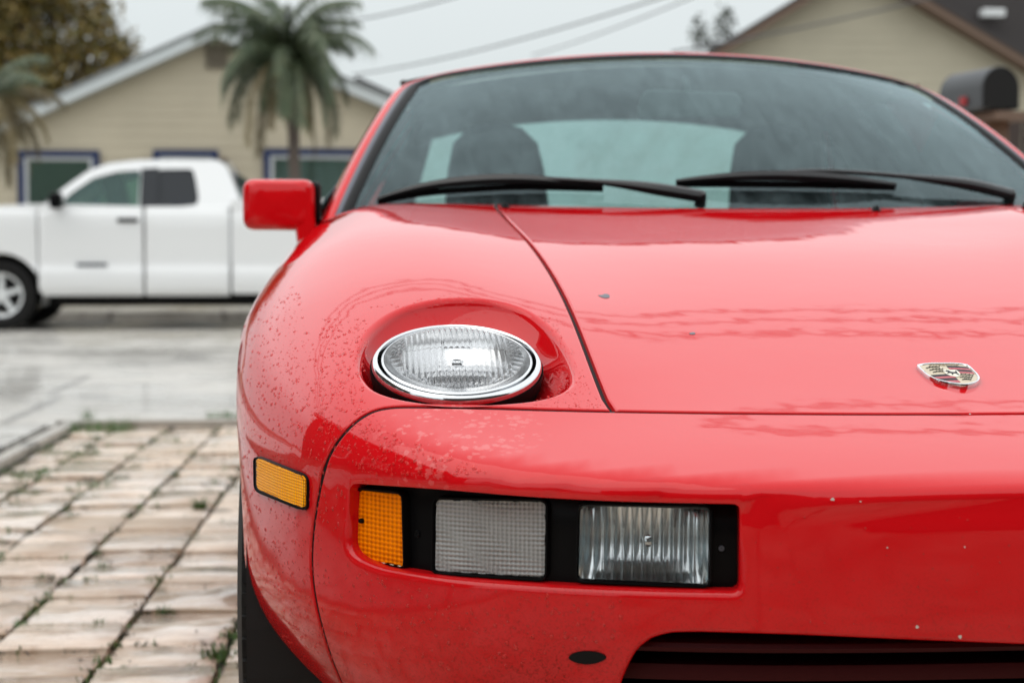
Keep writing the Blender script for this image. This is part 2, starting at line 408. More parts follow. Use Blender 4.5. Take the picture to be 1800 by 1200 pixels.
def seg_dist(poly, pts):
    d = np.full(len(pts), 9e9); n = len(poly)
    for i in range(n):
        a, b = poly[i - 1], poly[i]; ab = b - a; L2 = max((ab ** 2).sum(), 1e-18)
        t = np.clip(((pts - a) @ ab) / L2, 0, 1); d = np.minimum(d, np.linalg.norm(pts - a - t[:, None] * ab, axis=1))
    return d
def cdt(loops, step):
    "triangulate a polygon with holes, filled with grid points. loops[0] outer. returns pts, tris, index of every loop point"
    O = loops[0]; lo, hi = O.min(0), O.max(0)
    gx = np.arange(lo[0] + step * .5, hi[0], step); gy = np.arange(lo[1] + step * .5, hi[1], step * .866)
    G = np.array([(x + (step * .5 if j % 2 else 0), y) for j, y in enumerate(gy) for x in gx])
    if len(G):
        k = inside(O, G)
        for h in loops[1:]: k &= ~inside(h, G)
        G = G[k]
        k = np.ones(len(G), bool)
        for h in loops: k &= seg_dist(h, G) > step * .45
        G = G[k]
    pts = np.vstack(list(loops) + ([G] if len(G) else [])); ed = []; n = 0
    for h in loops:
        m = len(h); ed += [(n + i, n + (i + 1) % m) for i in range(m)]; n += m
    r = delaunay_2d_cdt([Vector(p) for p in pts], ed, [], 0, 1e-9)
    V = np.array([tuple(v) for v in r[0]]); T = np.array(r[2])
    c = V[T].mean(1); k = inside(O, c)
    for h in loops[1:]: k &= ~inside(h, c)
    T = T[k]; mp = {}
    for i, src in enumerate(r[3]):
        for s in src: mp[s] = i
    idx = []; n = 0
    for h in loops: idx.append([mp.get(n + i, 0) for i in range(len(h))]); n += len(h)
    return V, T, idx
def orient(V, T, NN):
    T = np.asarray(T); fn = np.cross(V[T[:, 1]] - V[T[:, 0]], V[T[:, 2]] - V[T[:, 0]])
    ref = np.nansum(NN[T], axis=1); fl = (fn * ref).sum(1) < 0; T[fl] = T[fl][:, ::-1]; return T
def loop_frame(P, poly):
    "normals and the in-surface direction out of the panel, for closed loop P bounding domain polygon poly"
    n = gradF(P); t = np.roll(P, -1, 0) - np.roll(P, 1, 0); m = np.cross(n, t); m /= np.linalg.norm(m, axis=1, keepdims=True)
    q = dom(P + m * .004); return n, (m if inside(poly, q).mean() < .5 else -m)
EDGE = [(.0062, 0, 0), (.0046, .0004, 30), (.0036, .0012, 60), (.0031, .0024, 85), (.0031, .014, 90)]
def roll(R_, deep): return [(R_ * (1 - math.sin(a)), R_ * (1 - math.cos(a)), math.degrees(a)) for a in np.linspace(0, math.pi / 2, 6)] + ([(0, deep, 90)] if deep else [])
def panel(name, outer, holes=(), hole_prof=(), step=.013, m=None, parent=None, tail=None, edge=EDGE, scale=None):
    loops = [np.asarray(outer)] + [np.asarray(h) for h in holes]
    d0 = dom(loops[0]); info = []; lp = []
    for i, P in enumerate(loops):
        n, o = loop_frame(P, d0 if i == 0 else dom(P))
        if i > 0: o = -o
        prof = edge if i == 0 else hole_prof[i - 1]
        sc = scale[i](P)[:, None] if scale and i in scale else np.ones((len(P), 1))
        base = undom(dom(P - o * prof[0][0] * sc)); info.append((P, n, o, prof, base, sc)); lp.append(dom(base))
    V2, T, idx = cdt(lp, step)
    V = undom(V2); NN = gradF(V); T = orient(V, T, NN)
    V = list(V); NN = list(NN); Fc = [tuple(t) for t in T]
    for k, (P, n, o, prof, base, sc) in enumerate(info):
        prev = idx[k]; c = len(P)
        rows = []
        for (ins, drop, tilt) in prof[1:]:
            Q = undom(dom(P - o * ins * sc)); nn = gradF(Q); a = R(tilt)
            rows.append((Q - nn * (drop * sc if drop < .02 else drop), nn * math.cos(a) + o * math.sin(a)))
        if tail and k in tail: rows += tail[k](P, rows[-1][0])
        for Q, nv in rows:
            s = len(V); V += list(Q); NN += list(nv); cur = list(range(s, s + c))
            for i in range(c):
                j = (i + 1) % c; q = (prev[i], prev[j], cur[j], cur[i])
                a, b, cc_ = V[q[0]], V[q[1]], V[q[2]]
                fn = np.cross(b - a, V[q[3]] - a)
                ref = np.nansum([NN[q[0]], NN[q[3]], NN[q[1]]], axis=0)
                if not np.isnan(NN[q[3]]).any():
                    if fn @ ref < 0: q = q[::-1]
                Fc.append(q)
            prev = cur
    o_ = mesh_obj(name, V, Fc, m, parent, True, None, np.array(NN))
    return o_
def top_pt(x, y): 
    x = np.atleast_1d(np.asarray(x, float)); y = np.atleast_1d(np.asarray(y, float)); x, y = np.broadcast_arrays(x, y)
    return cast_out(np.stack([x, y, np.full(x.shape, .45)], -1), np.array([0, 0, 1.]))
def side_pt(y, z):
    y, z = np.broadcast_arrays(np.atleast_1d(np.asarray(y, float)), np.atleast_1d(np.asarray(z, float)))
    return cast_out(np.stack([np.full(y.shape, -.2), y, z], -1), np.array([-1., 0, 0]))
def MIR(P): Q = np.array(P)[::-1].copy(); Q[:, 0] *= -1; return Q
def cat(*a, step=.007):
    "join open polylines into a closed loop and put it on the surface"
    P = resample(np.vstack(a), step, True); return undom(dom(P))

car = empty('sports_car', (0, 0, 0))
tag(car, 'red wedge-nosed sports coupe beaded with rain, nose close to the camera on the pavers', 'car')
ST = .006
# seams
hood_seam = cam_cast([(1073, 722), (1050, 665), (1025, 600), (1000, 540), (975, 490), (950, 450), (925, 420)])
yy = np.linspace(.255, 1.5, 60); cf = np.polyfit(np.r_[hood_seam[:, 1], 1.45], np.r_[hood_seam[:, 0], -.468], 4)
rear_y = lambda x: 1.44 + .45 * np.asarray(x) ** 2
yh = np.linspace(hood_seam[0, 1], float(rear_y(-.468)), 70)
HS = top_pt(np.polyval(cf, yh), yh)                                    # front -> back
sm = np.array([(1690, 727), (1500, 727), (1250, 725), (1070, 722), (950, 719), (850, 716), (740, 714), (690, 715), (655, 722), (625, 740), (600, 765), (580, 795), (567, 830), (557, 880), (550, 930), (547, 980), (550, 1030), (558, 1075), (570, 1120), (585, 1165), (600, 1200)])
SM = cam_cast(smooth_line(sm, 12.)); SM = SM[SM[:, 0] < -.004]
low = side_pt(np.array([.33, .345, .36]), np.array([.29, .25, .21]))
SM = np.vstack([SM, low])                                              # centre -> corner -> down
J = int(np.argmin(np.linalg.norm(SM - HS[0], axis=1)))
SMf = SM[J:]; SMc = SM[:J + 1]
HS = np.vstack([SM[J:J + 1], HS[2:]])
zb = .21
th = np.radians(np.linspace(199, -19, 60))
arch = side_pt(.95 + .352 * np.cos(th), .33 + .352 * np.sin(th))        # front foot -> over -> rear foot
x_r = np.linspace(-.735, HS[-1, 0], 14); rear_edge = top_pt(x_r, rear_y(x_r))
door_y = 1.72
dr = np.vstack([side_pt(np.full(20, door_y), np.linspace(zb, .84, 20)), top_pt(np.linspace(-.80, -.745, 5), np.full(5, door_y))])
fender_loop = cat(HS[::-1], SMf[1:], arch[1:], dr[1:], rear_edge[1:-1])
hood_loop = cat(HS, top_pt(np.linspace(HS[-1, 0], -HS[-1, 0], 40), rear_y(np.linspace(HS[-1, 0], -HS[-1, 0], 40)))[1:], MIR(HS)[1:], MIR(SMc)[1:], SMc[:-1])
ba = np.linspace(0, 1, 60); b0 = np.array([SM[-1, 0], SM[-1, 1] - .9])
angs = np.linspace(math.atan2(SM[-1, 1] - .9, SM[-1, 0]) % (2 * math.pi), 2 * math.pi - (math.atan2(SM[-1, 1] - .9, SM[-1, 0]) % (2 * math.pi)) + math.pi, 70)
bot = cast_out(np.array([0, .9, SM[-1, 2]]), np.stack([np.cos(angs), np.sin(angs), 0 * angs], -1))
bumper_loop = cat(MIR(SM), SM[1:], bot[1:-1])
# openings
bucket_px = [(634, 640), (640, 606), (662, 575), (700, 549), (750, 533), (805, 527), (862, 530), (915, 545), (955, 572), (983, 606), (1000, 645), (1000, 668), (985, 684), (955, 696), (900, 704), (800, 708), (720, 700), (668, 685), (643, 664)]
BK = cam_cast(smooth_line(bucket_px, 9., True))
rec_px = round_poly([(613, 850), (760, 860), (950, 876), (1100, 883), (1300, 887), (1300, 1040), (1150, 1037), (1000, 1031), (850, 1021), (760, 1013), (660, 996), (609, 972)], [14, 90, 90, 90, 10, 14, 60, 60, 60, 60, 50, 24])
RC = cam_cast(resample(rec_px, 8., True))
in_l = cam_cast(resample([(1800, 1134), (1600, 1126), (1400, 1117), (1230, 1112), (1180, 1113), (1145, 1122), (1120, 1142), (1104, 1170), (1090, 1205), (1082, 1250)], 10.))
in_l = in_l[in_l[:, 0] < -.003]
xb = np.linspace(in_l[-1, 0], -.005, 40); zbm = np.full(40, in_l[-1, 2] - .02)
inb = cast_out(np.stack([xb, np.full(40, .9), zbm], -1), np.array([0, -1., 0]))
IN = cat(MIR(in_l), in_l, inb, MIR(inb))
# headlamp geometry
LC = np.array([-.5925, .390, .6785]); tilt = R(22.5)
LN = np.array([0, -math.sin(tilt), math.cos(tilt)]); LU = np.array([0, math.cos(tilt), math.sin(tilt)]); LX = np.array([1., 0, 0])
def bucket_tail(P, last):
    rel = last - LC; a = np.arctan2(rel @ LU, rel @ LX); rows = []; c_ = np.cos(a)[:, None]; s_ = np.sin(a)[:, None]
    inw = .014 + .050 * np.maximum(0, c_) + .006 * np.maximum(0, s_); hz = (LC - last) * [1, 1, 0]; hz /= np.linalg.norm(hz, axis=1, keepdims=True)
    ring = LC - LN * .020 + .1165 * (np.cos(a)[:, None] * LX + np.sin(a)[:, None] * LU)
    for t in (.2, .4, .6, .8, 1.):
        Q = last + hz * inw * t ** 1.5 - np.array([0, 0, 1.]) * .026 * t
        rows.append((Q, hz * (.93 - .15 * t) + np.array([0, 0, 1.]) * (.37 + .25 * t)))
    global BKT; BKT = rows[-1][0]
    return rows
lip = lambda P: .25 + .75 * sst((.53 - P[:, 2]) / .03)
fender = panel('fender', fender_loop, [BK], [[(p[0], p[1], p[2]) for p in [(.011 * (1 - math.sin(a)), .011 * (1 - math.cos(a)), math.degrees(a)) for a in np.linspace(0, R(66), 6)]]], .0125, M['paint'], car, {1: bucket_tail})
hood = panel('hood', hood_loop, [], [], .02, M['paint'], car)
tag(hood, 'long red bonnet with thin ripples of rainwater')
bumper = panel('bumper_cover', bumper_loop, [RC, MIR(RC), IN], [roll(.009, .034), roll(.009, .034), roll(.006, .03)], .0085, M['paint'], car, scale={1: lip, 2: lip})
fender_r = mirror_part(fender)
def flip_fix(o):  # custom normals do not survive mirroring: rebuild them from the surface
    me = o.data; co = np.array([v.co for v in me.vertices]); f = np.abs(F(co)) < 6e-4
    vn = np.array([v.normal for v in me.vertices]); g = gradF(co); s = (vn * g).sum(1)
    if np.median(s[f]) < 0: me.flip_normals(); vn = -vn
    vn[f] = g[f]; me.normals_split_custom_set_from_vertices([tuple(n) for n in vn])
flip_fix(fender_r)
def ribbon(name, L_, wdt, drop, m, parent, crown=0.):
    "a strip along an open line on the surface"
    n = gradF(L_); t = np.gradient(L_, axis=0); s_ = np.cross(n, t); s_ /= np.linalg.norm(s_, axis=1, keepdims=True)
    G = []
    for k in (-1, -.6, -.2, .2, .6, 1):
        G.append(L_ + s_ * wdt * k - n * (drop - crown * (1 - k * k)))
    return MB().grid(np.array(G)).build(name, m, parent, smooth=True)
ribbon('hood_seal', HS, .012, .007, M['rubber'], car); ribbon('hood_seal', MIR(HS), .012, .007, M['rubber'], car)
ribbon('bumper_seal', np.vstack([SM, ]), .010, .0045, M['rubber'], car, .0025); ribbon('bumper_seal', MIR(SM), .010, .0045, M['rubber'], car, .0025)
print('panels', round(time.time() - T_START, 1))

# ---- generic patch set in or on the body, drawn in frame pixels, lying on F = off
def patch(name, poly, off, step, m, parent, skirt=.012, relief=None, sm=True, holes=()):
    poly = np.asarray(poly, float); V2, T, idx = cdt([poly] + [np.asarray(h, float) for h in holes], step)
    offs = off + (relief(V2) if relief is not None else 0)
    V = cam_cast(V2, offs); n0 = gradF(V); T = orient(V, T, n0); Fc = [tuple(t) for t in T]; V = list(V)
    if skirt:
        base = cam_cast(poly, off); bn = gradF(base); s = len(V); V += list(base - bn * skirt); k = len(poly)
        for i in range(k):
            j = (i + 1) % k; Fc.append((idx[0][i], idx[0][j], s + j, s + i))
    o = mesh_obj(name, V, Fc, m, parent, sm); 
    if sm: sharp(o.data, R(40))
    return o
# ---- bumper lamp unit
def frame_ring(name, poly, off, wd, m, parent, h=.004):
    "a raised frame round a lens"
    P = cam_cast(resample(np.asarray(poly, float), 6, True), off); n = gradF(P); c = P.mean(0)
    t = np.roll(P, -1, 0) - np.roll(P, 1, 0); s_ = np.cross(n, t); s_ /= np.linalg.norm(s_, axis=1, keepdims=True)
    if ((s_ * (P - c)).sum(1)).mean() < 0: s_ = -s_
    G = [P - n * .008, P + n * 0, P + n * h + s_ * wd * .3, P + n * h + s_ * wd * .75, P + s_ * wd - n * .002, P + s_ * wd - n * .012]
    G = [np.vstack([g, g[:1]]) for g in G]
    return MB().grid(np.array(G)).build(name, m, parent, smooth=True)
am = resample(round_poly([(632, 861), (709, 869), (712, 996), (624, 978), (621, 920)], [8, 6, 6, 8, 30]), 5, True)
gr = resample(round_poly([(767, 878), (959, 882), (957, 1014), (765, 1003)], 8), 5, True)
dl = resample(round_poly([(1020, 889), (1246, 893), (1244, 1026), (1017, 1016)], 8), 5, True)
unit = patch('lamp_housing', resample(round_poly([(600, 835), (760, 845), (950, 862), (1100, 870), (1320, 872), (1325, 1055), (1150, 1052), (1000, 1046), (850, 1038), (760, 1030), (650, 1012), (596, 985)], 12), 8, True), -.024, 12, M['black'], car, .002, holes=(am, gr, dl))
patch('indicator_lens', am, -.0155, 3.4, M['amber'], unit, .012, lambda v: .0005 * np.cos(v[:, 1] * 2 * math.pi / 7.5) * np.cos(v[:, 0] * 2 * math.pi / 9))
patch('fog_lamp_lens', gr, -.016, 2.2, M['greylens'], unit, .012, lambda v: .0005 * np.cos(v[:, 1] * 2 * math.pi / 8.7) + .0006 * np.cos(v[:, 0] * 2 * math.pi / 8.))
patch('driving_lamp_lens', dl, -.0155, 2.1, M['lamp_glass'], unit, .0, lambda v: .0016 * np.abs(np.cos(v[:, 0] * math.pi / 12.6 + .12 * np.sin(v[:, 1] * .07))) + .0004 * np.cos(v[:, 1] * 2 * math.pi / 33))
for p_ in (am, gr, dl): frame_ring('lens_frame', p_, -.0175, .0042, M['black'], unit, .0045)
def bowl(poly, d0, depth, m, name='reflector', cx=None):
    "reflector bowl behind a lens"
    P = cam_cast(resample(np.asarray(poly, float), 3, True), d0); n = gradF(P).mean(0); n /= np.linalg.norm(n); c = P.mean(0) - n * depth
    G = []
    for t in np.linspace(1, .04, 9): G.append(c + (P - c - n * 0) * t + n * 0 * t - n * 0)
    G = [c + ((P - c) - ((P - c) @ n)[:, None] * n) * t + n * (depth * t * t) + ((((P - c) @ n) - depth)[:, None] * n) * t for t in np.linspace(1, .02, 40)]
    G = [np.vstack([g, g[:1]]) for g in G]
    if name == 'reflector':   # moulded vertical ribs
        zb_ = G[0][:, 2].min(); G = [g + n * (.0022 * np.abs(np.cos(g[:, :1] * math.pi / .0085)) - (g[:, 2:3] - zb_) * .22) for g in G]
    return MB().grid(np.array(G)).build(name, m, unit, smooth=True), c, n
NU, NV = 131, 26; G = []
for iv in range(NV):     # deep ribbed reflector of the driving lamp
    v = iv / (NV - 1); row = []
    for iu in range(NU):
        u = iu / (NU - 1); row.append((1020 * (1 - u) * (1 - v) + 1246 * u * (1 - v) + 1017 * (1 - u) * v + 1244 * u * v, 889 * (1 - u) * (1 - v) + 893 * u * (1 - v) + 1016 * (1 - u) * v + 1026 * u * v))
    G.append(row)
G = np.array(G); uu = np.linspace(-1, 1, NU)[None, :]; vv = np.linspace(-1, 1, NV)[:, None]
MB().grid(cam_cast(G, -.018 - .016 * (1 - uu ** 2) * (1 - vv ** 2) - .006 * (1 - vv) * (1 - uu ** 8) - .0021 * np.abs(np.cos((uu + 1) * 6.5 * math.pi)) * (1 - uu ** 8))).build('reflector', M['reflector'], unit, smooth=True, angle=R(70))
b_, c_, n_ = bowl(gr, -.019, .02, mat('dull_reflector', (.42, .43, .43), .35, 1))
_, ca, na = bowl(am, -.017, .016, mat('amber_reflector', (.9, .75, .5), .35, .8))
Pd = cam_cast([(1135, 958)], -.02)[0]; nd = gradF(Pd[None])[0]
MB().lathe([(.0001, .010), (.006, .009), (.012, .004), (.015, -.002), (.016, -.008), (.016, -.02)], Pd - nd * .030, nd, 16).build('bulb_cap', M['chrome'], unit, smooth=True)
for (sx, sy, r_) in ((734, 938, 7), (1268, 963, 5.5), (634, 915, 5)):
    P_ = cam_cast([(sx, sy)], -.0235 if sx > 700 else -.0125)[0]; n_ = gradF(P_[None])[0]; rr = r_ / 1750
    MB().lathe([(.0001, .0006), (rr * .35, .0006), (rr * .4, .0016), (rr * .85, .0016), (rr, .0), (rr, -.003)], P_, n_, 14).build('screw', M['rubber'] if sx != 1268 else M['trim'], unit, smooth=True)
# ---- side marker
mk = round_poly([(452, 805), (534, 839), (533, 891), (453, 857)], 9)
patch('side_marker', resample(round_poly([(450, 803), (536.5, 838), (535.5, 894), (451, 859)], 9), 4, True), .0052, 2.6, M['marker_amber'], car, .010, lambda v: .0003 * np.cos(v[:, 0] * 2 * math.pi / 4.6) * np.cos(v[:, 1] * 2 * math.pi / 4.6))
mfr = frame_ring('marker_bezel', resample(round_poly([(449, 801), (538, 837), (537, 896), (450, 861)], 10), 5, True), .002, .0018, M['rubber'], car, .003)
patch('marker_gasket', resample(round_poly([(447, 799), (540, 836), (539, 899), (448, 863)], 11), 5, True), .0035, 8, M['rubber'], car, .004)
def mirror_tree(o):
    c = mirror_part(o)
    for ch in [x for x in list(bpy.data.objects) if x.parent == o]: k = mirror_part(ch); k.parent = c
    return c
mirror_tree(unit)
for o in [o for o in list(bpy.data.objects) if o.parent == car and o.name.split('.')[0] in ('side_marker', 'marker_bezel', 'marker_gasket')]: mirror_part(o)
# ---- headlamp
lampo = empty('headlamp', (0, 0, 0), 0, car)
def ringp(prof, name, m, parent=lampo, c=LC, n=72): return MB().lathe(prof, c, LN, n).build(name, m, parent, smooth=True)
ringp([(.096, -.045), (.103, -.012), (.1025, -.006), (.1015, -.008)], 'lamp_shell', M['rubber'])
ringp([(.1015, -.010), (.1008, -.002), (.0990, .0022), (.0962, .0040), (.0940, .003), (.0928, -.001), (.0926, -.01)], 'chrome_ring', M['chrome'])
ringp([(.0926, -.006), (.0916, -.003), (.0902, -.006), (.0900, -.012)], 'lamp_gasket', M['rubber'])
ringp([(.0902, -.004), (.0893, .0024), (.0872, .0042), (.0850, .003)], 'lens_ring', M['chrome'])
B_ = np.vstack([BKT, BKT[:1]]); B_ = B_ + (B_ - LC) * [.03, .03, 0]
MB().grid(np.array([B_, B_ + [0, 0, -.012], B_ * [1, 1, 0] + [0, 0, .60], np.broadcast_to(LC * [1, 1, 0] + [0, 0, .59], B_.shape)])).build('bucket_floor', M['void'], lampo, smooth=True)
# fluted glass lens: clear dome with moulded blocks of ribs
gx, V, T = None, None, None
th_ = np.linspace(0, 2 * math.pi, 100, endpoint=False); circ = np.stack([np.cos(th_), np.sin(th_)], -1) * .0865
V2, T, idx = cdt([circ], .001)
x_, y_ = V2[:, 0], V2[:, 1]; r_ = np.hypot(x_, y_)
h_ = .004 + .012 * (1 - (r_ / .0865) ** 2)
flu = .0022 * np.abs(np.cos(x_ * math.pi / .0068)) * ((y_ > .004) | ((np.abs(x_) > .016) & (np.abs(x_) < .062)) | (y_ < -.045)) 
flu += .0010 * np.abs(np.cos(y_ * math.pi / .011)) * ((y_ < -.028) | (np.abs(x_) > .062))
flu += -.0012 * np.exp(-((y_ - .004) / .0009) ** 2) * (np.abs(x_) < .06) - .0012 * np.exp(-((np.abs(x_) - .016) / .0009) ** 2) * (np.abs(y_) < .03)
h_ = h_ + flu * (r_ < .079)
V = LC + x_[:, None] * LX + y_[:, None] * LU + h_[:, None] * LN; T = orient(V, T, np.broadcast_to(LN, V.shape))
mesh_obj('lens', V, [tuple(t) for t in T], M['glass_clear'], lampo, True)
ringp([(.086, -.001), (.072, -.022), (.05, -.036), (.028, -.043), (.002, -.045)], 'reflector', M['lamp_bowl'])
ringp([(.001, -.020), (.006, -.0205), (.0075, -.024), (.0075, -.040)], 'bulb', M['chrome'], n=20)
for k, o in enumerate([o for o in bpy.data.objects if o.parent == lampo]): pass
lamp2 = empty('headlamp', (0, 0, 0), 0, car)
for o in [o for o in list(bpy.data.objects) if o.parent == lampo]:
    c = mirror_part(o); c.parent = lamp2
# ---- intake slats and cavity
iz = in_l[:, 2].max()
for k, (z0, h0, yb) in enumerate(((iz - .019, .009, .035), (iz - .049, .016, .055), (iz - .085, .014, .075))):
    G = []
    for x in np.linspace(-.47, .47, 41):
        yb_ = .16 * (abs(x) / .71) ** 3.2 + yb; G.append([(x, yb_ + .035, z0 - h0 / 2), (x, yb_, z0 - h0 / 2), (x, yb_ - .002, z0), (x, yb_, z0 + h0 / 2), (x, yb_ + .035, z0 + h0 / 2 + .004)])
    MB().grid(np.array(G)).build('intake_slat', M['slat'], car, smooth=True, angle=R(40))
mb = MB(); mb.box((0, .30, .35), (1.0, .02, .3)); mb.box((0, .2, .215), (1.0, .22, .01)); mb.box((-.49, .2, .33), (.01, .2, .22)); mb.box((.49, .2, .33), (.01, .2, .22)); mb.box((0, .2, iz + .004), (.95, .2, .004))
for k in range(9): mb.box((-.4 + .1 * k, .26, .34), (.006, .02, .2))
mb.build('radiator_cavity', M['void'], car)
# tow plug
patch('tow_eye_plug', smooth_line([(999, 1155), (1010, 1147), (1032, 1144), (1054, 1147), (1066, 1155), (1054, 1163), (1032, 1167), (1010, 1163)], 5, True), .0015, 6, M['rubber'], car, .004)
# ---- hood badge: shield crest
def badge():
    P0 = cam_cast([(1674, 664)])[0]; n = gradF(P0[None])[0]; ux = np.array([1., 0, 0]); ux -= n * (ux @ n); ux /= np.linalg.norm(ux); uy = np.cross(n, ux)
    root = empty('badge', (0, 0, 0), 0, car); Wd, Hh = .0305, .0385
    def pt(u, v, h): return P0 + n * (h + (.0022 if h > 0 else 0) + .0016 * (1 - u * u)) + ux * u * Wd + uy * v * Hh
    rs = []
    half = [(0, 1.0), (.5, 1.02), (.86, .98), (1.0, .86), (1.0, .4), (.97, 0), (.85, -.4), (.6, -.72), (.3, -.92), (0, -1.02)]
    sh = smooth_line(half + [(-a, b) for a, b in half[::-1][1:-1]], .05, True)
    def flat(name, poly, h, m, thick=.0012):
        poly = np.asarray(poly, float); V2, T, idx = cdt([poly], .16)
        V = np.array([pt(a, b, h) for a, b in V2]); T = orient(V, T, np.broadcast_to(n, V.shape)); Vb = [pt(a, b, h - thick) for a, b in poly]
        Fc = [tuple(t) for t in T]; s = len(V); k = len(poly)
        Fc += [(idx[0][i], idx[0][(i + 1) % k], s + (i + 1) % k, s + i) for i in range(k)]
        return mesh_obj(name, list(V) + Vb, Fc, m, root, False)
    G = [[pt(a * s_, b * s_, h) for a, b in np.vstack([sh, sh[:1]])] for s_, h in ((1.07, -.002), (1.07, .001), (1.055, .0024), (1.02, .0028), (.98, .0022), (.965, .0010))]
    MB().grid(np.array(G)).build('badge_rim', M['chrome'], root, smooth=True)
    flat('crest_field', sh * .98, .0014, M['gold'])
    def clip(poly):  # keep inside the shield
        P = resample(np.asarray(poly, float), .04, True); out_ = []
        for a, b in P:
            s_ = 1.
            while not inside(sh * .93, np.array([[a * s_, b * s_]]))[0] and s_ > .3: s_ -= .01
            out_.append((a * s_, b * s_))
        return out_
    for (v0, v1, mm) in ((.60, .76, 'badge_black'), (.42, .58, 'badge_red'), (.24, .40, 'badge_black'), (.06, .22, 'badge_red')):
        flat('crest_stripe', clip([(.06, v0), (.95, v0), (.95, v1), (.06, v1)]), .0018, M[mm], .0006)
    for (v0, v1, mm) in ((-.22, -.04, 'badge_black'), (-.42, -.24, 'badge_red'), (-.62, -.44, 'badge_black'), (-.84, -.64, 'badge_red')):
        flat('crest_stripe', clip([(-.95, v0), (-.04, v0), (-.04, v1), (-.95, v1)]), .0018, M[mm], .0006)
    def antler(u0, v0, sgn, L_):
        mbb = MB(); cur = [(u0 + L_ * t, v0 + .05 * math.sin(t * math.pi)) for t in np.linspace(0, 1, 6)]
        mbb.tube([pt(a, b, .0021) for a, b in cur], .0005, 5)
        for t in (.25, .5, .75, 1.): mbb.tube([pt(u0 + L_ * t, v0 + .05 * math.sin(t * math.pi), .0021), pt(u0 + L_ * t + .07, v0 + .12, .0021)], .00045, 5)
        mbb.build('crest_antler', M['badge_black'], root, smooth=True)
    for k in range(3): antler(-.82 + .05 * k, .62 - .22 * k, 1, .52); antler(.12, -.16 - .22 * k, 1, .62 - .14 * k)
    s2 = np.array([(0, .34), (.24, .34), (.3, .28), (.29, 0), (.2, -.22), (0, -.36), (-.2, -.22), (-.29, 0), (-.3, .28), (-.24, .34)])
    flat('crest_centre', resample(s2, .06, True), .0022, M['badge_cream'], .0006)
    hs = [(-.20, .16), (-.14, .25), (-.07, .24), (-.04, .14), (.05, .08), (.13, .10), (.2, .22), (.22, .10), (.17, .0), (.20, -.10), (.15, -.12), (.10, -.02), (.0, -.03), (-.04, -.15), (-.09, -.13), (-.06, .0), (-.14, .02), (-.20, -.02), (-.22, .02), (-.13, .08), (-.14, .15)]
    flat('crest_horse', hs, .0027, M['badge_black'], .0006)
    if False: pass
    cu = bpy.data.curves.new('crest_word', 'FONT'); cu.body = 'PORSCHE'; cu.size = .0085; cu.align_x = 'CENTER'; cu.extrude = .0002
    tmp = bpy.data.objects.new('tmp', cu); COL.objects.link(tmp); bpy.context.view_layer.update()
    me = bpy.data.meshes.new_from_object(tmp.evaluated_get(bpy.context.evaluated_depsgraph_get())); bpy.data.objects.remove(tmp)
    me.materials.clear(); o = link('crest_lettering', me, mat('letter_brown', (.28, .2, .1), .4), root)
    o.matrix_world = Matrix.Translation(Vector(pt(0, .79, .0019))) @ Matrix((ux, uy, n)).transposed().to_4x4()
badge()
# ---- paint chips
for (cx_, cy_, w_, h__) in ((1062, 520, 12, 4.5), (1217, 586, 7, 2.6), (1463, 877, 5, 4), (1612, 1101, 4, 4), (1688, 1119, 4, 4), (1513, 881, 2.2, 2), (1560, 962, 1.8, 1.8), (1696, 961, 2, 2), (1658, 896, 2, 1.6), (1705, 727, 2, 1)):
    a = np.linspace(0, 2 * math.pi, 9, endpoint=False); rr = 1 + RNG.uniform(-.35, .35, 9)
    patch('paint_chip', np.stack([cx_ + np.cos(a) * w_ * .75 * rr, cy_ + np.sin(a) * h__ * .75 * rr], -1), .0006, 20, M['chip'] if cy_ > 700 else M['trim'], car, .0005, None, False)
print('front', round(time.time() - T_START, 1))

# ---- rear two thirds of the body: doors, quarters, tail
def side_panel(name, y0, y1, wheel=None, n=60):
    ys = np.linspace(y0, y1, n); G = []
    for y in ys:
        zl = zb
        if wheel and abs(y - wheel) < .368: zl = max(zb, .33 + math.sqrt(.368 ** 2 - (y - wheel) ** 2))
        zt = np.linspace(0, 1, 26); z = zl + (.8 - zl) * zt; P = side_pt(np.full(26, y), z)
        a = np.linspace(0, 1, 8)[1:]; P2 = top_pt(P[-1, 0] + (-.745 - P[-1, 0]) * a, np.full(7, y)); G.append(np.vstack([P, P2]))
    G = np.array(G); V = G.reshape(-1, 3); b = G.shape[1]
    Fc = [(i * b + j, i * b + j + 1, (i + 1) * b + j + 1, (i + 1) * b + j) for i in range(len(G) - 1) for j in range(b - 1)]
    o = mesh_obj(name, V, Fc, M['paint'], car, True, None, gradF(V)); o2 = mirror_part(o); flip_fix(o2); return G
side_panel('door', 1.727, 2.86); Gq = side_panel('rear_quarter', 2.866, 4.30, 3.45, 80)
edge_ = Gq[-1]; rows = []
for t in np.linspace(0, 1, 10):
    s_ = math.cos(t * math.pi / 2 * .9); y = 4.30 + .2 * math.sin(t * math.pi / 2 * .9)
    q = edge_.copy(); q = np.vstack([q, MIR(q)]); q[:, 0] *= .35 + .65 * s_; q[:, 2] = .55 + (q[:, 2] - .55) * (.3 + .7 * s_); q[:, 1] = y; rows.append(q)
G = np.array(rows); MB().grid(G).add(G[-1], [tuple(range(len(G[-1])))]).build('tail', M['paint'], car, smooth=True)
xs = np.linspace(-.74, .74, 21)
MB().grid(np.array([[(x, y, float(Hc(y)) - .012 * x * x) for x in xs] for y in np.linspace(4.06, 4.31, 5)])).build('tail_deck', M['paint'], car, smooth=True)
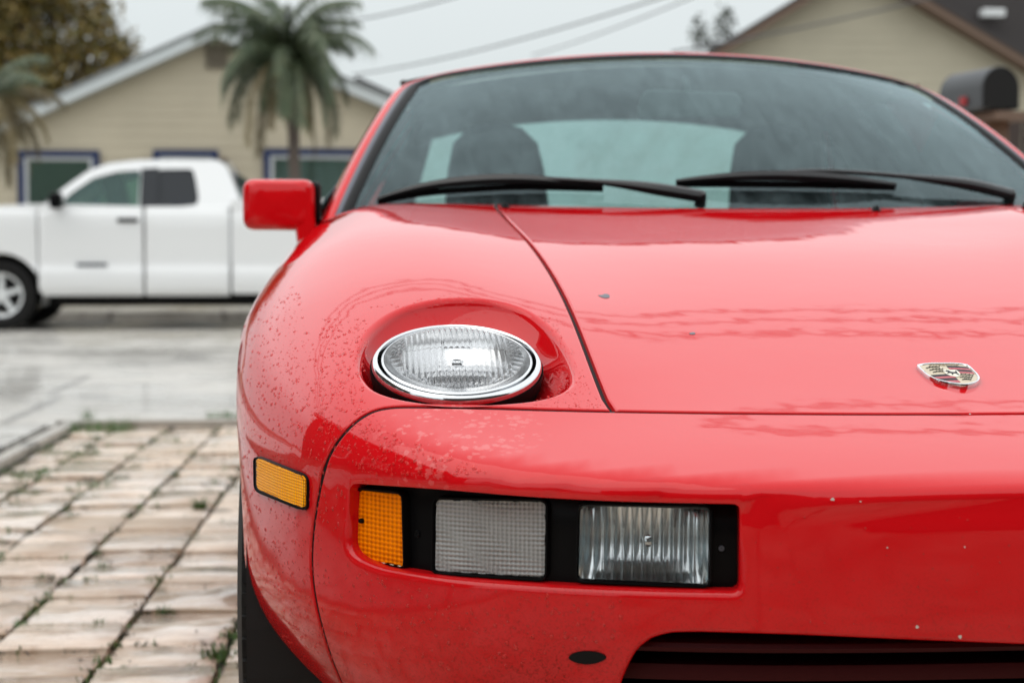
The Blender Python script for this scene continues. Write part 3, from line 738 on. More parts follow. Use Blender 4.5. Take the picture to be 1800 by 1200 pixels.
# floor, firewall, wheel housings
mb = MB(); mb.box((0, 2.3, .2), (1.3, 4.0, .02)); mb.box((0, 1.42, .5), (1.25, .02, .6)); mb.build('floor_pan', M['void'], car)
for yc in (.95, 3.45):
    for sg in (-1, 1):
        a = np.linspace(R(-20), R(200), 24)
        G = np.array([[(sg * x, yc + .385 * math.cos(t), .33 + .385 * math.sin(t)) for t in a] for x in (.855 if yc < 2 else .875, .52)])
        mb = MB().grid(G); mb.add([(sg * .52, yc + .385 * math.cos(t), .33 + .385 * math.sin(t)) for t in a], [tuple(range(24))]); mb.build('wheel_housing', M['void'], car)
# wheels
def wheel(name, loc, r, wdt, sx, tyre_m, rim_m, parent, spokes=5, rr=.62):
    "axis along X, outer face towards sx"
    wo = empty(name, loc, 0, parent); h = wdt / 2; mb = MB()
    prof = [(r * rr, -h * .8), (r * .72, -h * .98), (r * .88, -h), (r * .965, -h * .93), (r * .99, -h * .8)]
    for k in (-.55, -.18, .18, .55): prof += [(r, h * (k - .12)), (r - .008, h * (k - .05)), (r - .008, h * (k + .05)), (r, h * (k + .12))]
    prof += [(r * .99, h * .8), (r * .965, h * .93), (r * .88, h), (r * .72, h * .98), (r * rr, h * .8), (r * rr * .97, h * .5)]
    mb.lathe(prof, (0, 0, 0), (sx, 0, 0), 72)
    for k in range(66):
        a = 2 * math.pi * k / 66
        for sd_ in (-1, 1): mb.box((sd_ * h * .80, math.cos(a) * r * .986, math.sin(a) * r * .986), (h * .24, .0105, .017), (a, 0, 0))
    mb.build('tyre', tyre_m, wo, smooth=True)
    mb = MB(); R0 = r * rr
    mb.lathe([(R0 * 1.02, h * .86), (R0, h * .8), (R0 * .9, h * .7), (R0 * .86, h * .2), (R0 * .86, -h * .7)], (0, 0, 0), (sx, 0, 0), 48)
    mb.lathe([(.001, h * .66), (R0 * .14, h * .66), (R0 * .2, h * .58), (R0 * .22, h * .3)], (0, 0, 0), (sx, 0, 0), 24)
    for k in range(spokes):
        a = 2 * math.pi * k / spokes + .3
        mb.prism([(R0 * .12, -R0 * .13), (R0 * .92, -R0 * .09), (R0 * .92, R0 * .09), (R0 * .12, R0 * .13)], lambda p, d: (sx * d, p[0] * math.cos(a) - p[1] * math.sin(a), p[0] * math.sin(a) + p[1] * math.cos(a)), h * .35, h * .6)
    mb.build('rim', rim_m, wo, smooth=True, angle=R(30))
    MB().lathe([(R0 * .8, 0), (.001, 0)], (0, 0, 0), (sx, 0, 0), 32).build('brake_disc', M['void'], wo)
    return wo
for yc in (.95, 3.45):
    for sg in (-1, 1): wheel('wheel', (sg * .762, yc, .32), .32, .225, sg, M['tyre'], M['rim'], car)
# ---- greenhouse
LW = .80
def ws(x, s):
    t = s / LW; w_ = .742 - .167 * t; a = x / w_
    b = np.array([.742 * a, 1.50 + .45 * (.742 * a) ** 2, .888 + .0 * a]); tp = np.array([.575 * a, 2.19 + .38 * (.575 * a) ** 2, 1.252 - .13 * (.575 * a) ** 2])
    return b * (1 - t) + tp * t + np.array([0, -.45, .85]) * .022 * 4 * t * (1 - t)
def outline(off, r=.05):
    "windscreen edge, bottom left -> top -> bottom right, grown by off"
    P = np.array([(-.742, -.03), (-.575, LW), (.575, LW), (.742, -.03)]); P[:2, 0] -= off; P[2:, 0] += off; P[1:3, 1] += off
    a = round_poly(np.vstack([P, [(0, -5)]]), [0, (r + off) * 1.5, (r + off) * 1.5, 0, 0], 10)
    a = a[5 * 2 - 5 - 5 + 10:] if False else a
    pts = [p for p in a if p[1] > -.04]
    # order them from bottom left
    k0 = min(range(len(pts)), key=lambda i: pts[i][0] + 3 * abs(pts[i][1] + .03))
    pts = np.array(pts)
    L_ = np.vstack([[P[0]], round_poly(np.vstack([P, [(0, -5)]]), [1e-6, (r + off) * 1.5, (r + off) * 1.5, 1e-6, 1e-6], 10)[10:30], [P[3]]])
    d = np.r_[0, np.cumsum(np.linalg.norm(np.diff(L_, axis=0), axis=1))]; tt = np.linspace(0, d[-1], 150)
    return np.stack([np.interp(tt, d, L_[:, 0]), np.interp(tt, d, L_[:, 1])], -1)
def wsn(x, s):
    e = .002; a = ws(x + e, s) - ws(x - e, s); b = ws(x, s + e) - ws(x, s - e); n = np.cross(a, b); return n / np.linalg.norm(n)
def ws_strip(name, o0, h0, o1, h1, m, rows=4, arc=0.):
    A, B = outline(o0), outline(o1); G = []
    for t in np.linspace(0, 1, rows):
        Q = A * (1 - t) + B * t; h = h0 + (h1 - h0) * t + arc * math.sin(math.pi * t)
        G.append([ws(x, s) + wsn(x, s) * h for x, s in Q])
    return MB().grid(np.array(G)).build(name, m, car, smooth=True)
ns = 28; G = []
O_ = outline(.003)
for j in range(ns + 1):
    s = -.03 + (LW + .033) * j / ns
    xr = np.interp(s, O_[75:, 1][::-1], O_[75:, 0][::-1]) if s < O_[75:, 1].max() else O_[75:, 0][O_[75:, 1] >= s - 1e-4].max()
    G.append([ws(x, s) for x in np.linspace(-xr, xr, 41)])
MB().grid(np.array(G)).build('windscreen', M['windscreen'], car, smooth=True)
ws_strip('windscreen_seal', -.004, .001, .015, .004, M['rubber'], 5, .004)
ws_strip('windscreen_trim', .015, .003, .027, .002, M['trim'], 4, .003)
ws_strip('windscreen_frame', .027, .002, .05, -.006, M['paint'], 5, .006)
ws_strip('pillar_lining', -.002, -.006, .055, -.03, M['seat'], 5)
# roof and pillars
fr = outline(.05); G = []; AX = np.linspace(-1, 1, 61)
front = np.array([ws(.575 * a * 1.087, LW + .05) for a in AX])
rows = []
for t in np.linspace(0, 1, 14):
    Y = t * .95
    row = front.copy(); row[:, 1] += Y; k = math.sin(min(1, t * 1.3) * math.pi / 2)
    row[:, 2] += .032 * math.sin(math.pi * min(1, t * 1.05) * .62) - .025 * t * t - .012 * AX ** 8 * k
    row[:, 0] *= 1 - .05 * t; rows.append(row)
MB().grid(np.array(rows)).build('roof', M['paint'], car, smooth=True)
hl = np.array(rows); hl[:, :, 2] -= .03 + .05 * sst((np.arange(14)[:, None] - 9) / 4); hl[:, :, 0] *= .97; MB().grid(hl).build('headliner', M['seat'], car, smooth=True)
LIN = []
# A-pillar flanks
for sg in (-1, 1):
    q = [p for p in outline(.05) if (p[0] * sg > 0 and p[1] < LW - .02)]
    A = np.array([ws(x, s) - wsn(x, s) * .006 for x, s in q]); B = A + np.array([sg * .012, .06, -.03]); 
    MB().grid(np.array([A, (A + B) / 2 + np.array([sg * .006, 0, .004]), B])).build('windscreen_pillar', M['paint'], car, smooth=True)
    xz = lambda z: sg * (.80 - .205 * (z - .9) / .31)
    poly = [(1.86, .895), (2.40, 1.20), (2.75, 1.225), (3.12, 1.215), (3.62, .93), (3.60, .895)]
    MB().prism(poly, lambda p, d: (xz(p[1]) + sg * d, p[0], p[1]), 0, .004).build('side_window', M['side_glass'], car)
    # buttress from side window back to tail, cant rail above it
    rail = rows[0][0 if sg < 0 else -1]
    rl = np.array([r_[0 if sg < 0 else -1] for r_ in rows])
    lowr = np.array([(xz(1.21), y, 1.215 - .12 * max(0, y - 3.1)) for y in rl[:, 1]]); MB().grid(np.array([rl, (rl + lowr) / 2 + np.array([sg * .008, 0, .004]), lowr])).build('roof_rail', M['paint'], car, smooth=True)
    MB().grid(np.array([[(sg * .53, 3.2, 1.235), (sg * .56, 3.7, 1.10), (sg * .60, 4.08, .93)], [(sg * .60, 3.1, 1.21), (sg * .70, 3.6, 1.03), (sg * .76, 4.1, .885)], [(sg * .80, 3.55, .91), (sg * .81, 3.9, .885), (sg * .80, 4.15, .87)]])).build('rear_pillar', M['paint'], car, smooth=True)
    MB().prism([(3.02, 1.23), (3.60, .88), (4.15, .80), (4.15, .93), (3.7, 1.09), (3.18, 1.235)], lambda p, d: (xz(p[1]) - sg * (.045 + d), p[0], p[1]), 0, .004).build('pillar_lining', M['seat'], car)
    MB().prism([(2.66, .88), (3.1, .88), (3.1, 1.235), (2.72, 1.235)], lambda p, d: (xz(p[1]) - sg * (.035 + d), p[0], p[1]), 0, .006).build('pillar_lining', M['seat'], car)
    k_ = sg * .03; MB().grid(np.array([[(sg * .53 - k_, 3.15, 1.21), (sg * .56 - k_, 3.7, 1.07), (sg * .60 - k_, 4.08, .90)], [(sg * .60 - k_, 3.05, 1.18), (sg * .70 - k_, 3.6, 1.0), (sg * .76 - k_, 4.1, .86)], [(sg * .76 - k_, 3.5, .85), (sg * .77 - k_, 3.9, .85), (sg * .77 - k_, 4.15, .84)]])).build('pillar_lining', M['seat'], car, smooth=True)
    MB().grid(np.array([rl + np.array([-sg * .02, 0, -.02]), lowr + np.array([-sg * .02, 0, -.01])])).build('pillar_lining', M['seat'], car)
G = []
for t in np.linspace(0, 1, 10):
    G.append([(x * (.53 + .07 * t) / .53, 3.19 + .88 * t + .02 * math.sin(t * math.pi), 1.245 - .30 * t + .03 * math.sin(math.pi * t) - .1 * x * x) for x in np.linspace(-.53, .53, 17)])
MB().grid(np.array(G)).build('hatch_glass', M['hatch_glass'], car, smooth=True)
# cabin
mb = MB(); mb.box((0, 1.80, .865), (1.34, .5, .05)); mb.box((0, 2.02, .80), (1.34, .12, .16)); mb.build('dashboard', M['dash'], car, bevel=.02)
MB().lathe([(.185 + .012 * math.cos(a), .012 * math.sin(a)) for a in np.linspace(0, 2 * math.pi, 9)], (-.36, 2.10, .74), (0, 1, .5), 32).build('steering_wheel', M['dash'], car, smooth=True)
for sg in (-1, 1):
    c = empty('seat', (sg * .37, 2.55, .25), 0, car)
    G = []
    for z, w_, d_ in ((.0, .25, .06), (.15, .25, .07), (.35, .245, .07), (.5, .22, .06), (.6, .17, .05), (.68, .135, .05), (.78, .125, .05), (.85, .11, .045), (.89, .07, .03), (.905, .005, .005)):
        G.append([(w_ * math.copysign(abs(math.cos(a)) ** .6, math.cos(a)), .28 * z + d_ * math.sin(a), z) for a in np.linspace(0, 2 * math.pi, 29)])
    MB().grid(np.array(G)).build('seat_back', M['seat'], c, smooth=True)
    MB().box((0, -.2, .1), (.48, .5, .16)).build('seat_cushion', M['seat'], c, bevel=.05)
MB().box((0, 3.2, .72), (1.25, .9, .1)).box((0, 2.9, .45), (1.2, .1, .6)).build('rear_bench', M['seat'], car, bevel=.02)
for sg in (-1, 1): MB().box((sg * .70, 2.7, .72), (.04, 2.2, .34)).build('door_card', M['seat'], car, bevel=.01)
# interior mirror
MB().prism(round_poly([(-.115, -.032), (.115, -.026), (.118, .028), (-.10, .034)], .02), lambda p, d: (p[0], 2.06 + d, 1.135 + p[1]), 0, .02).build('rear_view_mirror', mat('mirror_shell', (.12, .13, .13), .5), car, bevel=.005)
MB().tube([(0, 2.07, 1.15), (0, 2.10, 1.2)], .006, 8).build('mirror_stem', M['dash'], car)
# ---- wipers
def on_ws(px, h=.0):
    "point on the windscreen sheet seen at a pixel (search along the ray)"
    best = None; d = rays(np.array(px, float))
    lo = np.array([0., 0.])
    x, s = 0., .1
    for _ in range(25):
        wh = lambda x, s: ws(x, s) + wsn(x, s) * h
        P = wh(x, s); f0 = proj(P) - px; e = 1e-3
        Jm = np.stack([(proj(wh(x + e, s)) - proj(P)) / e, (proj(wh(x, s + e)) - proj(P)) / e], 1)
        dx = np.linalg.solve(Jm, -f0); x += float(np.clip(dx[0], -.2, .2)); s += float(np.clip(dx[1], -.2, .2))
    return ws(x, s) + wsn(x, s) * h
def wiper(blade, arm, pivot):
    wp = empty('wiper', (0, 0, 0), 0, car)
    B = [on_ws(p, .012) for p in blade]; B = smooth_line(B, .02)
    MB().tube(B, .0035, 6).build('wiper_blade', M['rubber'], wp, smooth=True)
    B2 = B - np.array([0, -.45, .85]) * .006
    MB().grid(np.array([B + np.array([0, -.004, 0]), B2 + np.array([0, -.001, -.004])])).build('blade_rubber', M['rubber'], wp)
    n = len(B); up = np.array([0, -.45, .85])
    yoke = np.array([B[i] + up * (.003 + .013 * math.sin(math.pi * (i / (n - 1)) ** .9)) for i in range(n)])
    MB().tube(yoke, [.004 + .0075 * math.sin(math.pi * i / (n - 1)) for i in range(n)], 6).build('wiper_yoke', M['wiper'], wp, smooth=True)
    A = [on_ws(p, h_) for p, h_ in arm]; A = smooth_line(A, .02)
    m_ = len(A); MB().tube(A, [.0045 + .0075 * sst(np.array((i / (m_ - 1) - .45) / .4)) for i in range(m_)], 8).build('wiper_arm', M['wiper'], wp, smooth=True)
    Pp = A[-1]; MB().lathe([(.003, .009), (.009, .008), (.011, 0), (.011, -.02)], Pp, (0, -.45, .85), 16).build('wiper_pivot', M['wiper'], wp, smooth=True)
wiper([(664, 352), (740, 338), (830, 330), (930, 326), (1060, 329)], [((850, 317), .022), ((940, 314), .026), ((1040, 319), .026), ((1110, 326), .026), ((1170, 335), .024), ((1232, 345), .016)], None)
wiper([(1188, 321), (1290, 321), (1390, 322), (1480, 324), (1574, 327)], [((1370, 304), .022), ((1440, 301), .026), ((1540, 306), .026), ((1640, 316), .026), ((1710, 326), .024), ((1776, 342), .016)], None)
# cowl behind the hood: black louvre strip under the wipers
xs = np.linspace(-.74, .74, 41)
MB().grid(np.array([[(x, rear_y(x) - .02 + d, .0 + float(Hc(1.44)) - .035 - .03 * (d > .02) - .01 * x * x) for x in xs] for d in (0, .015, .05, .1)])).build('cowl_panel', M['rubber'], car, smooth=True)
for xn in (-.455, .22, .5):
    P_ = top_pt(xn, 1.40)[0]; MB().lathe([(.0001, .010), (.005, .009), (.007, .004), (.009, 0)], P_, (0, .1, 1), 12).build('washer_jet', M['rubber'], car, smooth=True)
# ---- door mirrors
def door_mirror():
    mo = empty('door_mirror', (0, 0, 0), 0, car)
    Y0 = 1.84
    def rr(cx, cz, w_, h__, r_): return round_poly([(cx - w_, cz - h__), (cx + w_, cz - h__), (cx + w_, cz + h__), (cx - w_, cz + h__)], r_, 6)
    a, b = at(427, 315, Y0), at(562, 405, Y0); cx, cz = (a[0] + at(552, 0, Y0)[0]) / 2, (a[2] + b[2]) / 2; hw, hh = (at(552, 0, Y0)[0] - a[0]) / 2, (a[2] - b[2]) / 2
    G = []
    for dy, s_ in ((-.048, .0), (-.047, .55), (-.043, .8), (-.034, .92), (-.02, .98), (0, 1.0), (.035, 1.0), (.06, .985), (.064, .96), (.05, .93)):
        P = rr(0, 0, hw * max(s_, .01), hh * max(s_, .01), .024 * max(s_, .05)); P = np.vstack([P, P[:1]])
        G.append([(cx + p[0] + .0 * dy, Y0 + dy + .10 * (p[0]), cz + p[1]) for p in P])
    MB().grid(np.array(G)).build('mirror_housing', M['paint'], mo, smooth=True)
    P = rr(0, 0, hw * .93, hh * .93, .02); MB().prism(P, lambda p, d: (cx + p[0], Y0 + d + .1 * p[0], cz + p[1]), .045, .05).build('mirror_glass', M['chrome'], mo)
    # black inner end cap
    e0, e1 = at(541, 318, Y0), at(563, 398, Y0); w_ = (e1[0] - e0[0]) / 2; h__ = (e0[2] - e1[2]) / 2; c = (e0 + e1) / 2
    G = []
    for dy, s_ in ((.0, .0), (.001, .8), (.008, .96), (.03, 1), (.075, 1.), (.078, .9)):
        P = rr(0, 0, w_ * max(s_, .01), h__ * max(s_, .01), .012 * max(s_, .05)); P = np.vstack([P, P[:1]]); G.append([(c[0] + p[0], Y0 + dy + .002, c[2] + p[1]) for p in P])
    MB().grid(np.array(G)).build('mirror_inner_cap', M['rubber'], mo, smooth=True)
    # foot that drops to the door
    f = []
    for (x0, x1, y_) in ((514, 549, 330), (515, 551, 372), (519, 556, 402), (522, 562, 425), (522, 580, 450), (520, 600, 475)):
        p0, p1 = at(x0, y_, Y0 - .03), at(x1, y_, Y0 - .03)
        f.append([p0, p0 + [.004, -.008, 0], p1 + [-.004, -.008, 0], p1, p1 + [0, .05, 0], p0 + [0, .05, 0], p0])
    MB().grid(np.array(f)).build('mirror_foot', M['paint'], mo, smooth=True, angle=R(50))
    for o in [o for o in list(bpy.data.objects) if o.parent == mo]: pass
    mo2 = empty('door_mirror', (0, 0, 0), 0, car)
    for o in [o for o in list(bpy.data.objects) if o.parent == mo]:
        c = mirror_part(o); c.parent = mo2
door_mirror()
# ---- rain: beads of water standing on the paint
def drops(n, poly, rmin, rmax, name='rain_drops', stretch=1.0, seed=1, clump=None):
    g = np.random.default_rng(seed); poly = np.asarray(poly, float); lo, hi = poly.min(0), poly.max(0); P = []
    while len(P) < n:
        q = lo + (hi - lo) * g.random((n * 2, 2)); P += list(q[inside(poly, q)])
    P = np.array(P[:n]); Q = cam_cast(P); ok = ~np.isnan(Q[:, 0]); Q = Q[ok]; nn = gradF(Q)
    k = (nn * (Q - CAM)).sum(1) < -.05; Q = Q[k]; nn = nn[k]
    u = np.cross(nn, [0, .1, 1.]); u /= np.linalg.norm(u, axis=1, keepdims=True); v = np.cross(nn, u)
    V = []; Fc = []; ring = 7
    for p, n_, a, b in zip(Q, nn, u, v):
        r_ = rmin + (rmax - rmin) * g.random() ** 3; s = len(V); sx_ = 1 + .35 * g.random(); sy = stretch * (1 + .5 * g.random()); ph = g.random() * 6
        for rr_, h in ((1, -.05), (.92, .22), (.6, .48)):
            for i in range(ring):
                t = ph + 2 * math.pi * i / ring; V.append(p + n_ * h * r_ + (a * math.cos(t) * sx_ + b * math.sin(t) * sy) * r_ * rr_)
        V.append(p + n_ * r_ * .58)
        for L_ in (0, 1):
            for i in range(ring): Fc.append((s + L_ * ring + i, s + L_ * ring + (i + 1) % ring, s + (L_ + 1) * ring + (i + 1) % ring, s + (L_ + 1) * ring + i))
        for i in range(ring): Fc.append((s + 2 * ring + i, s + 2 * ring + (i + 1) % ring, s + 3 * ring))
    o = mesh_obj(name, V, Fc, M['water'], car, True); tag(o, kind='stuff'); return o
drops(1600, [(420, 560), (520, 500), (560, 640), (590, 760), (560, 1000), (590, 1160), (480, 1120), (430, 960)], .0005, .0019, seed=1)
drops(700, [(560, 560), (650, 560), (640, 700), (690, 760), (860, 830), (640, 845), (560, 760)], .0006, .0020, seed=2)
drops(330, [(560, 860), (610, 850), (606, 990), (700, 1020), (1100, 1050), (1110, 1110), (900, 1170), (640, 1180), (570, 1050)], .0007, .0023, seed=3)
drops(200, [(1000, 600), (1060, 720), (900, 715), (980, 690)], .0005, .0012, seed=4)
drops(260, [(650, 540), (940, 545), (1000, 640), (980, 560), (800, 515)], .0005, .0012, seed=5)
drops(70, [(1300, 900), (1780, 900), (1780, 1120), (1300, 1090)], .0005, .0013, seed=6)
print('car', round(time.time() - T_START, 1))
# ================================================================== the place round the car
def X_at(px, Y): return float(at(px, 455, Y)[0])
def Z_at(py, Y): return float(at(653, py, Y)[2])
# ---- ground materials
def concrete(name, c0, c1, dark, wet=.5, sc=1.0):
    m = mat(name, c0, .5, 0, Coat_Roughness=.06, Coat_IOR=1.45); q = N(m); p = q.pos()
    a = q.noise(p, .55 * sc, 5, .6); b = q.noise(p, 3.5 * sc, 5, .65); f = q.noise(p, 60, 3)
    col = q.mix(q.ramp(a, [(.35, 0), (.65, 1)]), c0, c1); col = q.mix(q.ramp(b, [(.52, 0), (.72, .75)]), col, dark)
    st = q.pos((.35, 2.2, 1)); s_ = q.noise(st, 1.3, 6, .7, .6)
    col = q.mix(q.ramp(s_, [(.56, 0), (.66, .6)]), col, dark)
    vo = q.n('TexVoronoi'); vo.feature = 'DISTANCE_TO_EDGE'; vo.inputs['Scale'].default_value = .42; q.l(q.pos((1, 1.6, 1)), vo.inputs['Vector'])
    crack = q.ramp(q.math('ADD', vo.outputs['Distance'], q.math('MULTIPLY', b, .03)), [(.018, .8), (.03, 0)])
    col = q.mix(crack, col, tuple(.35 * v for v in dark)); col = q.mix(q.math('MULTIPLY', f, .25), col, c1, 'MULTIPLY')
    q.l(col, q.b.inputs['Base Color'])
    q.l(q.ramp(q.noise(p, .9 * sc, 4, .6), [(.42, .12 + .3 * (1 - wet)), (.58, .55)]), q.b.inputs['Roughness'])
    q.l(q.ramp(q.math('ADD', q.math('MULTIPLY', a, .6), q.math('MULTIPLY', b, .4)), [(.44, wet), (.54, 0)]), q.b.inputs['Coat Weight'])
    q.bump(q.math('ADD', f, q.math('MULTIPLY', b, .6)), .35, .006)
    return m
M['street'] = concrete('wet_street_concrete', (.42, .40, .365), (.54, .52, .48), (.27, .25, .225), .6)
M['walk'] = concrete('pale_walk_concrete', (.46, .45, .42), (.55, .535, .5), (.16, .14, .12), .7, 2.)
M['kerb'] = concrete('kerb_concrete', (.40, .37, .33), (.46, .43, .38), (.12, .11, .09), .3, 4.)
def soil():
    m = mat('soil_and_moss', (.03, .03, .02), .8); q = N(m); p = q.pos()
    col = q.mix(q.ramp(q.noise(p, 14, 5, .7), [(.42, 0), (.6, 1)]), (.02, .018, .014), (.055, .07, .02)); col = q.mix(q.ramp(q.noise(p, 5, 3), [(.45, 0), (.6, .9)]), col, (.22, .19, .15))
    q.l(col, q.b.inputs['Base Color']); q.bump(q.noise(p, 120, 4, .7), .8, .01); return m
M['soil'] = soil()
def stone():
    m = mat('split_stone', (.5, .42, .35), .5, 0, Coat_Roughness=.05, Coat_IOR=1.5); q = N(m); oi = q.n('ObjectInfo'); 
    g = q.n('NewGeometry'); of = q.n('VectorMath', operation='SCALE'); of.inputs['Scale'].default_value = 7
    cb = q.n('CombineXYZ'); q.l(oi.outputs['Random'], cb.inputs[0]); q.l(oi.outputs['Random'], cb.inputs[1]); q.l(cb.outputs[0], of.inputs[0])
    ad = q.n('VectorMath', operation='ADD'); q.l(g.outputs['Position'], ad.inputs[0]); q.l(of.outputs[0], ad.inputs[1])
    mp = q.n('Mapping'); mp.inputs['Scale'].default_value = (4.2, 11, 4); mp.inputs['Rotation'].default_value = (0, 0, R(6)); q.l(ad.outputs[0], mp.inputs[0]); p = mp.outputs[0]
    grain = q.noise(p, 1.6, 7, .68, .5); blot = q.noise(ad.outputs[0], 2.1, 4, .6); fine = q.noise(ad.outputs[0], 70, 4, .7)
    base = q.mix(oi.outputs['Random'], (.80, .66, .53), (.48, .36, .25))
    col = q.mix(q.ramp(grain, [(.49, 0), (.64, .8)]), base, (.38, .24, .14))
    col = q.mix(q.ramp(grain, [(.30, .8), (.42, 0)]), col, (.82, .77, .71))
    col = q.mix(q.ramp(blot, [(.50, 0), (.66, .75)]), col, (.33, .22, .14)); col = q.mix(q.ramp(blot, [(.28, .6), (.4, 0)]), col, (.5, .49, .47))
    col = q.mix(q.ramp(fine, [(.58, 0), (.75, .5)]), col, (.22, .16, .12)); q.l(col, q.b.inputs['Base Color'])
    q.l(q.ramp(q.noise(g.outputs['Position'], 1.7, 4, .6), [(.42, .08), (.56, .5)]), q.b.inputs['Roughness'])
    wet = q.noise(g.outputs['Position'], 1.5, 5, .65); q.l(q.ramp(wet, [(.46, .15), (.53, 1)]), q.b.inputs['Coat Weight'])
    cn = q.n('Bump'); cn.inputs['Strength'].default_value = .12; cn.inputs['Distance'].default_value = .004; q.l(grain, cn.inputs['Height']); q.l(cn.outputs[0], q.b.inputs['Coat Normal'])
    q.bump(q.math('ADD', q.math('MULTIPLY', grain, 1.), q.math('MULTIPLY', fine, .5)), .7, .008); return m
M['stone'] = stone()
def stuff_sheet(name, x0, x1, y0, y1, z, m, kind='structure', th=.04):
    o = MB().box(((x0 + x1) / 2, (y0 + y1) / 2, z - th / 2), (x1 - x0, y1 - y0, th)).build(name, m); tag(o, kind=kind); return o
YK = 6.57
stuff_sheet('ground', -300, 300, -120, 500, -.08, M['soil'], th=.1)
stuff_sheet('street', -60, 60, YK + .08, 21.2, -.004, M['street'], th=.06)
stuff_sheet('driveway_bed', -2.14, 4.5, -3.85, YK, -.022, M['soil'], th=.03)
stuff_sheet('walkway', -3.3, -2.24, -5.9, YK, .012, M['walk'], th=.05)
stuff_sheet('added_dark_ground', -9, -3.32, -5.9, YK, .03, M['soil'], th=.06)  # unseen ground, added dark to dim what the fender mirrors
M['gutter'] = concrete('wet_dark_gutter', (.05, .048, .045), (.09, .085, .08), (.03, .03, .03), .9)
sk = lambda Y: .0135 * (Y - 2.07)
# far pavement and verge in front of the house across the street
stuff_sheet('pavement', -60, 60, 21.22, 23.2, .11, M['walk'], th=.2)
stuff_sheet('gutter', -60, 60, 19.6, 21.0, .0, M['gutter'], th=.03)
gk = MB().box((0, 21.12, .05), (120, .18, .13)).build('kerb', M['kerb'], bevel=.02); tag(gk, kind='structure')
gk = MB(); Ya, Yb = -3.85, YK
gk.prism([(-2.16, Ya), (-2.10, Ya), (-2.10, Yb), (-2.16, Yb)], lambda p, d: (p[0] + sk(p[1]) - .045, p[1], d), -.06, .032)
gk.box((1.1, YK + .035, -.01), (6.6, .07, .08)); o = gk.build('kerb', M['kerb'], bevel=.008); tag(o, kind='structure')
# ---- pavers: one object each, sharing a dozen meshes
protos = []
for k in range(10):
    g = np.random.default_rng(50 + k); nx, ny = 5, 5; G = np.zeros((nx, ny, 3))
    for i in range(nx):
        for j in range(ny):
            ed = i in (0, nx - 1) or j in (0, ny - 1)
            G[i, j] = (i / (nx - 1) - .5 + (g.uniform(-.012, .012) if ed else 0), j / (ny - 1) - .5 + (g.uniform(-.012, .012) if ed else 0), (-.005 if ed else 0) + g.uniform(-.0022, .0022))
    G[1, :, 0] = -.46; G[-2, :, 0] = .46; G[:, 1, 1] = -.46; G[:, -2, 1] = .46; G[0, :, 0] = -.5 + g.uniform(0, .02, ny); G[-1, :, 0] = .5 - g.uniform(0, .02, ny); G[:, 0, 1] = -.5 + g.uniform(0, .02, nx); G[:, -1, 1] = .5 - g.uniform(0, .02, nx)
    mb = MB().grid(G); V = mb.V; rim = [i * ny for i in range(nx)] + [(nx - 1) * ny + j for j in range(1, ny)] + [i * ny + ny - 1 for i in range(nx - 2, -1, -1)] + [j for j in range(ny - 2, 0, -1)]
    s = len(V); mb.V += [(V[i][0], V[i][1], -.05) for i in rim]; n_ = len(rim); mb.F += [(rim[i], s + i, s + (i + 1) % n_, rim[(i + 1) % n_]) for i in range(n_)]
    me = bpy.data.meshes.new('paver'); me.from_pydata(mb.V, [], mb.F); me.update(); me.shade_smooth(); me.materials.append(M['stone']); sharp(me, R(40)); protos.append(me)
drive = bpy.data.objects['driveway_bed']
cols = [-2.12, -1.95, -1.71, -1.47, -1.229, -.99, -.75]
mbp = MB(); npv = 0; joints = []
xs_all = [(a, b) for a, b in zip(cols[:-1], cols[1:])] + [(-.75 + .24 * k, -.51 + .24 * k) for k in range(16)]
for ci, (a, b) in enumerate(xs_all):
    y = -3.85 if ci >= 6 else .3 + random.uniform(0, .2); ylo = y
    if ci < 6:  # hidden near part of these columns
        yb_ = -3.85
        while yb_ < y - .02:
            l_ = min(random.uniform(.22, .36), y - yb_); l_ = y - yb_ if y - yb_ - l_ < .12 else l_; mbp.box(((a + b) / 2 + sk(yb_), yb_ + l_ / 2, -.025), (b - a - .012, l_ - .012, .05)); yb_ += l_
    while y < YK - .04:
        l_ = random.uniform(.19, .34); 
        if y + l_ > YK - .12: l_ = YK - .005 - y
        c = ((a + b) / 2 + sk(y + l_ / 2), y + l_ / 2)
        if ci < 6:
            o = bpy.data.objects.new('paver', random.choice(protos)); COL.objects.link(o); o.parent = drive
            o.location = (c[0], c[1], random.uniform(-.006, .006)); o.scale = ((b - a - random.uniform(.004, .012)) * random.choice((1, -1)), l_ - random.uniform(.008, .018), 1)
            o.rotation_euler = (random.uniform(-.008, .008), random.uniform(-.008, .008), -.0135 + random.uniform(-.012, .012)); npv += 1
            joints += [(a + sk(y), y + l_ * t) for t in (0, .3, .6, .9)]; joints += [(a + (b - a) * t + sk(y), y) for t in (.25, .75)]
        else: mbp.box((c[0], c[1], -.026), (b - a - .012, l_ - .012, .05))
        y += l_
o = mbp.build('paver_field', M['stone'], drive); tag(o, kind='stuff')
print('pavers', npv)
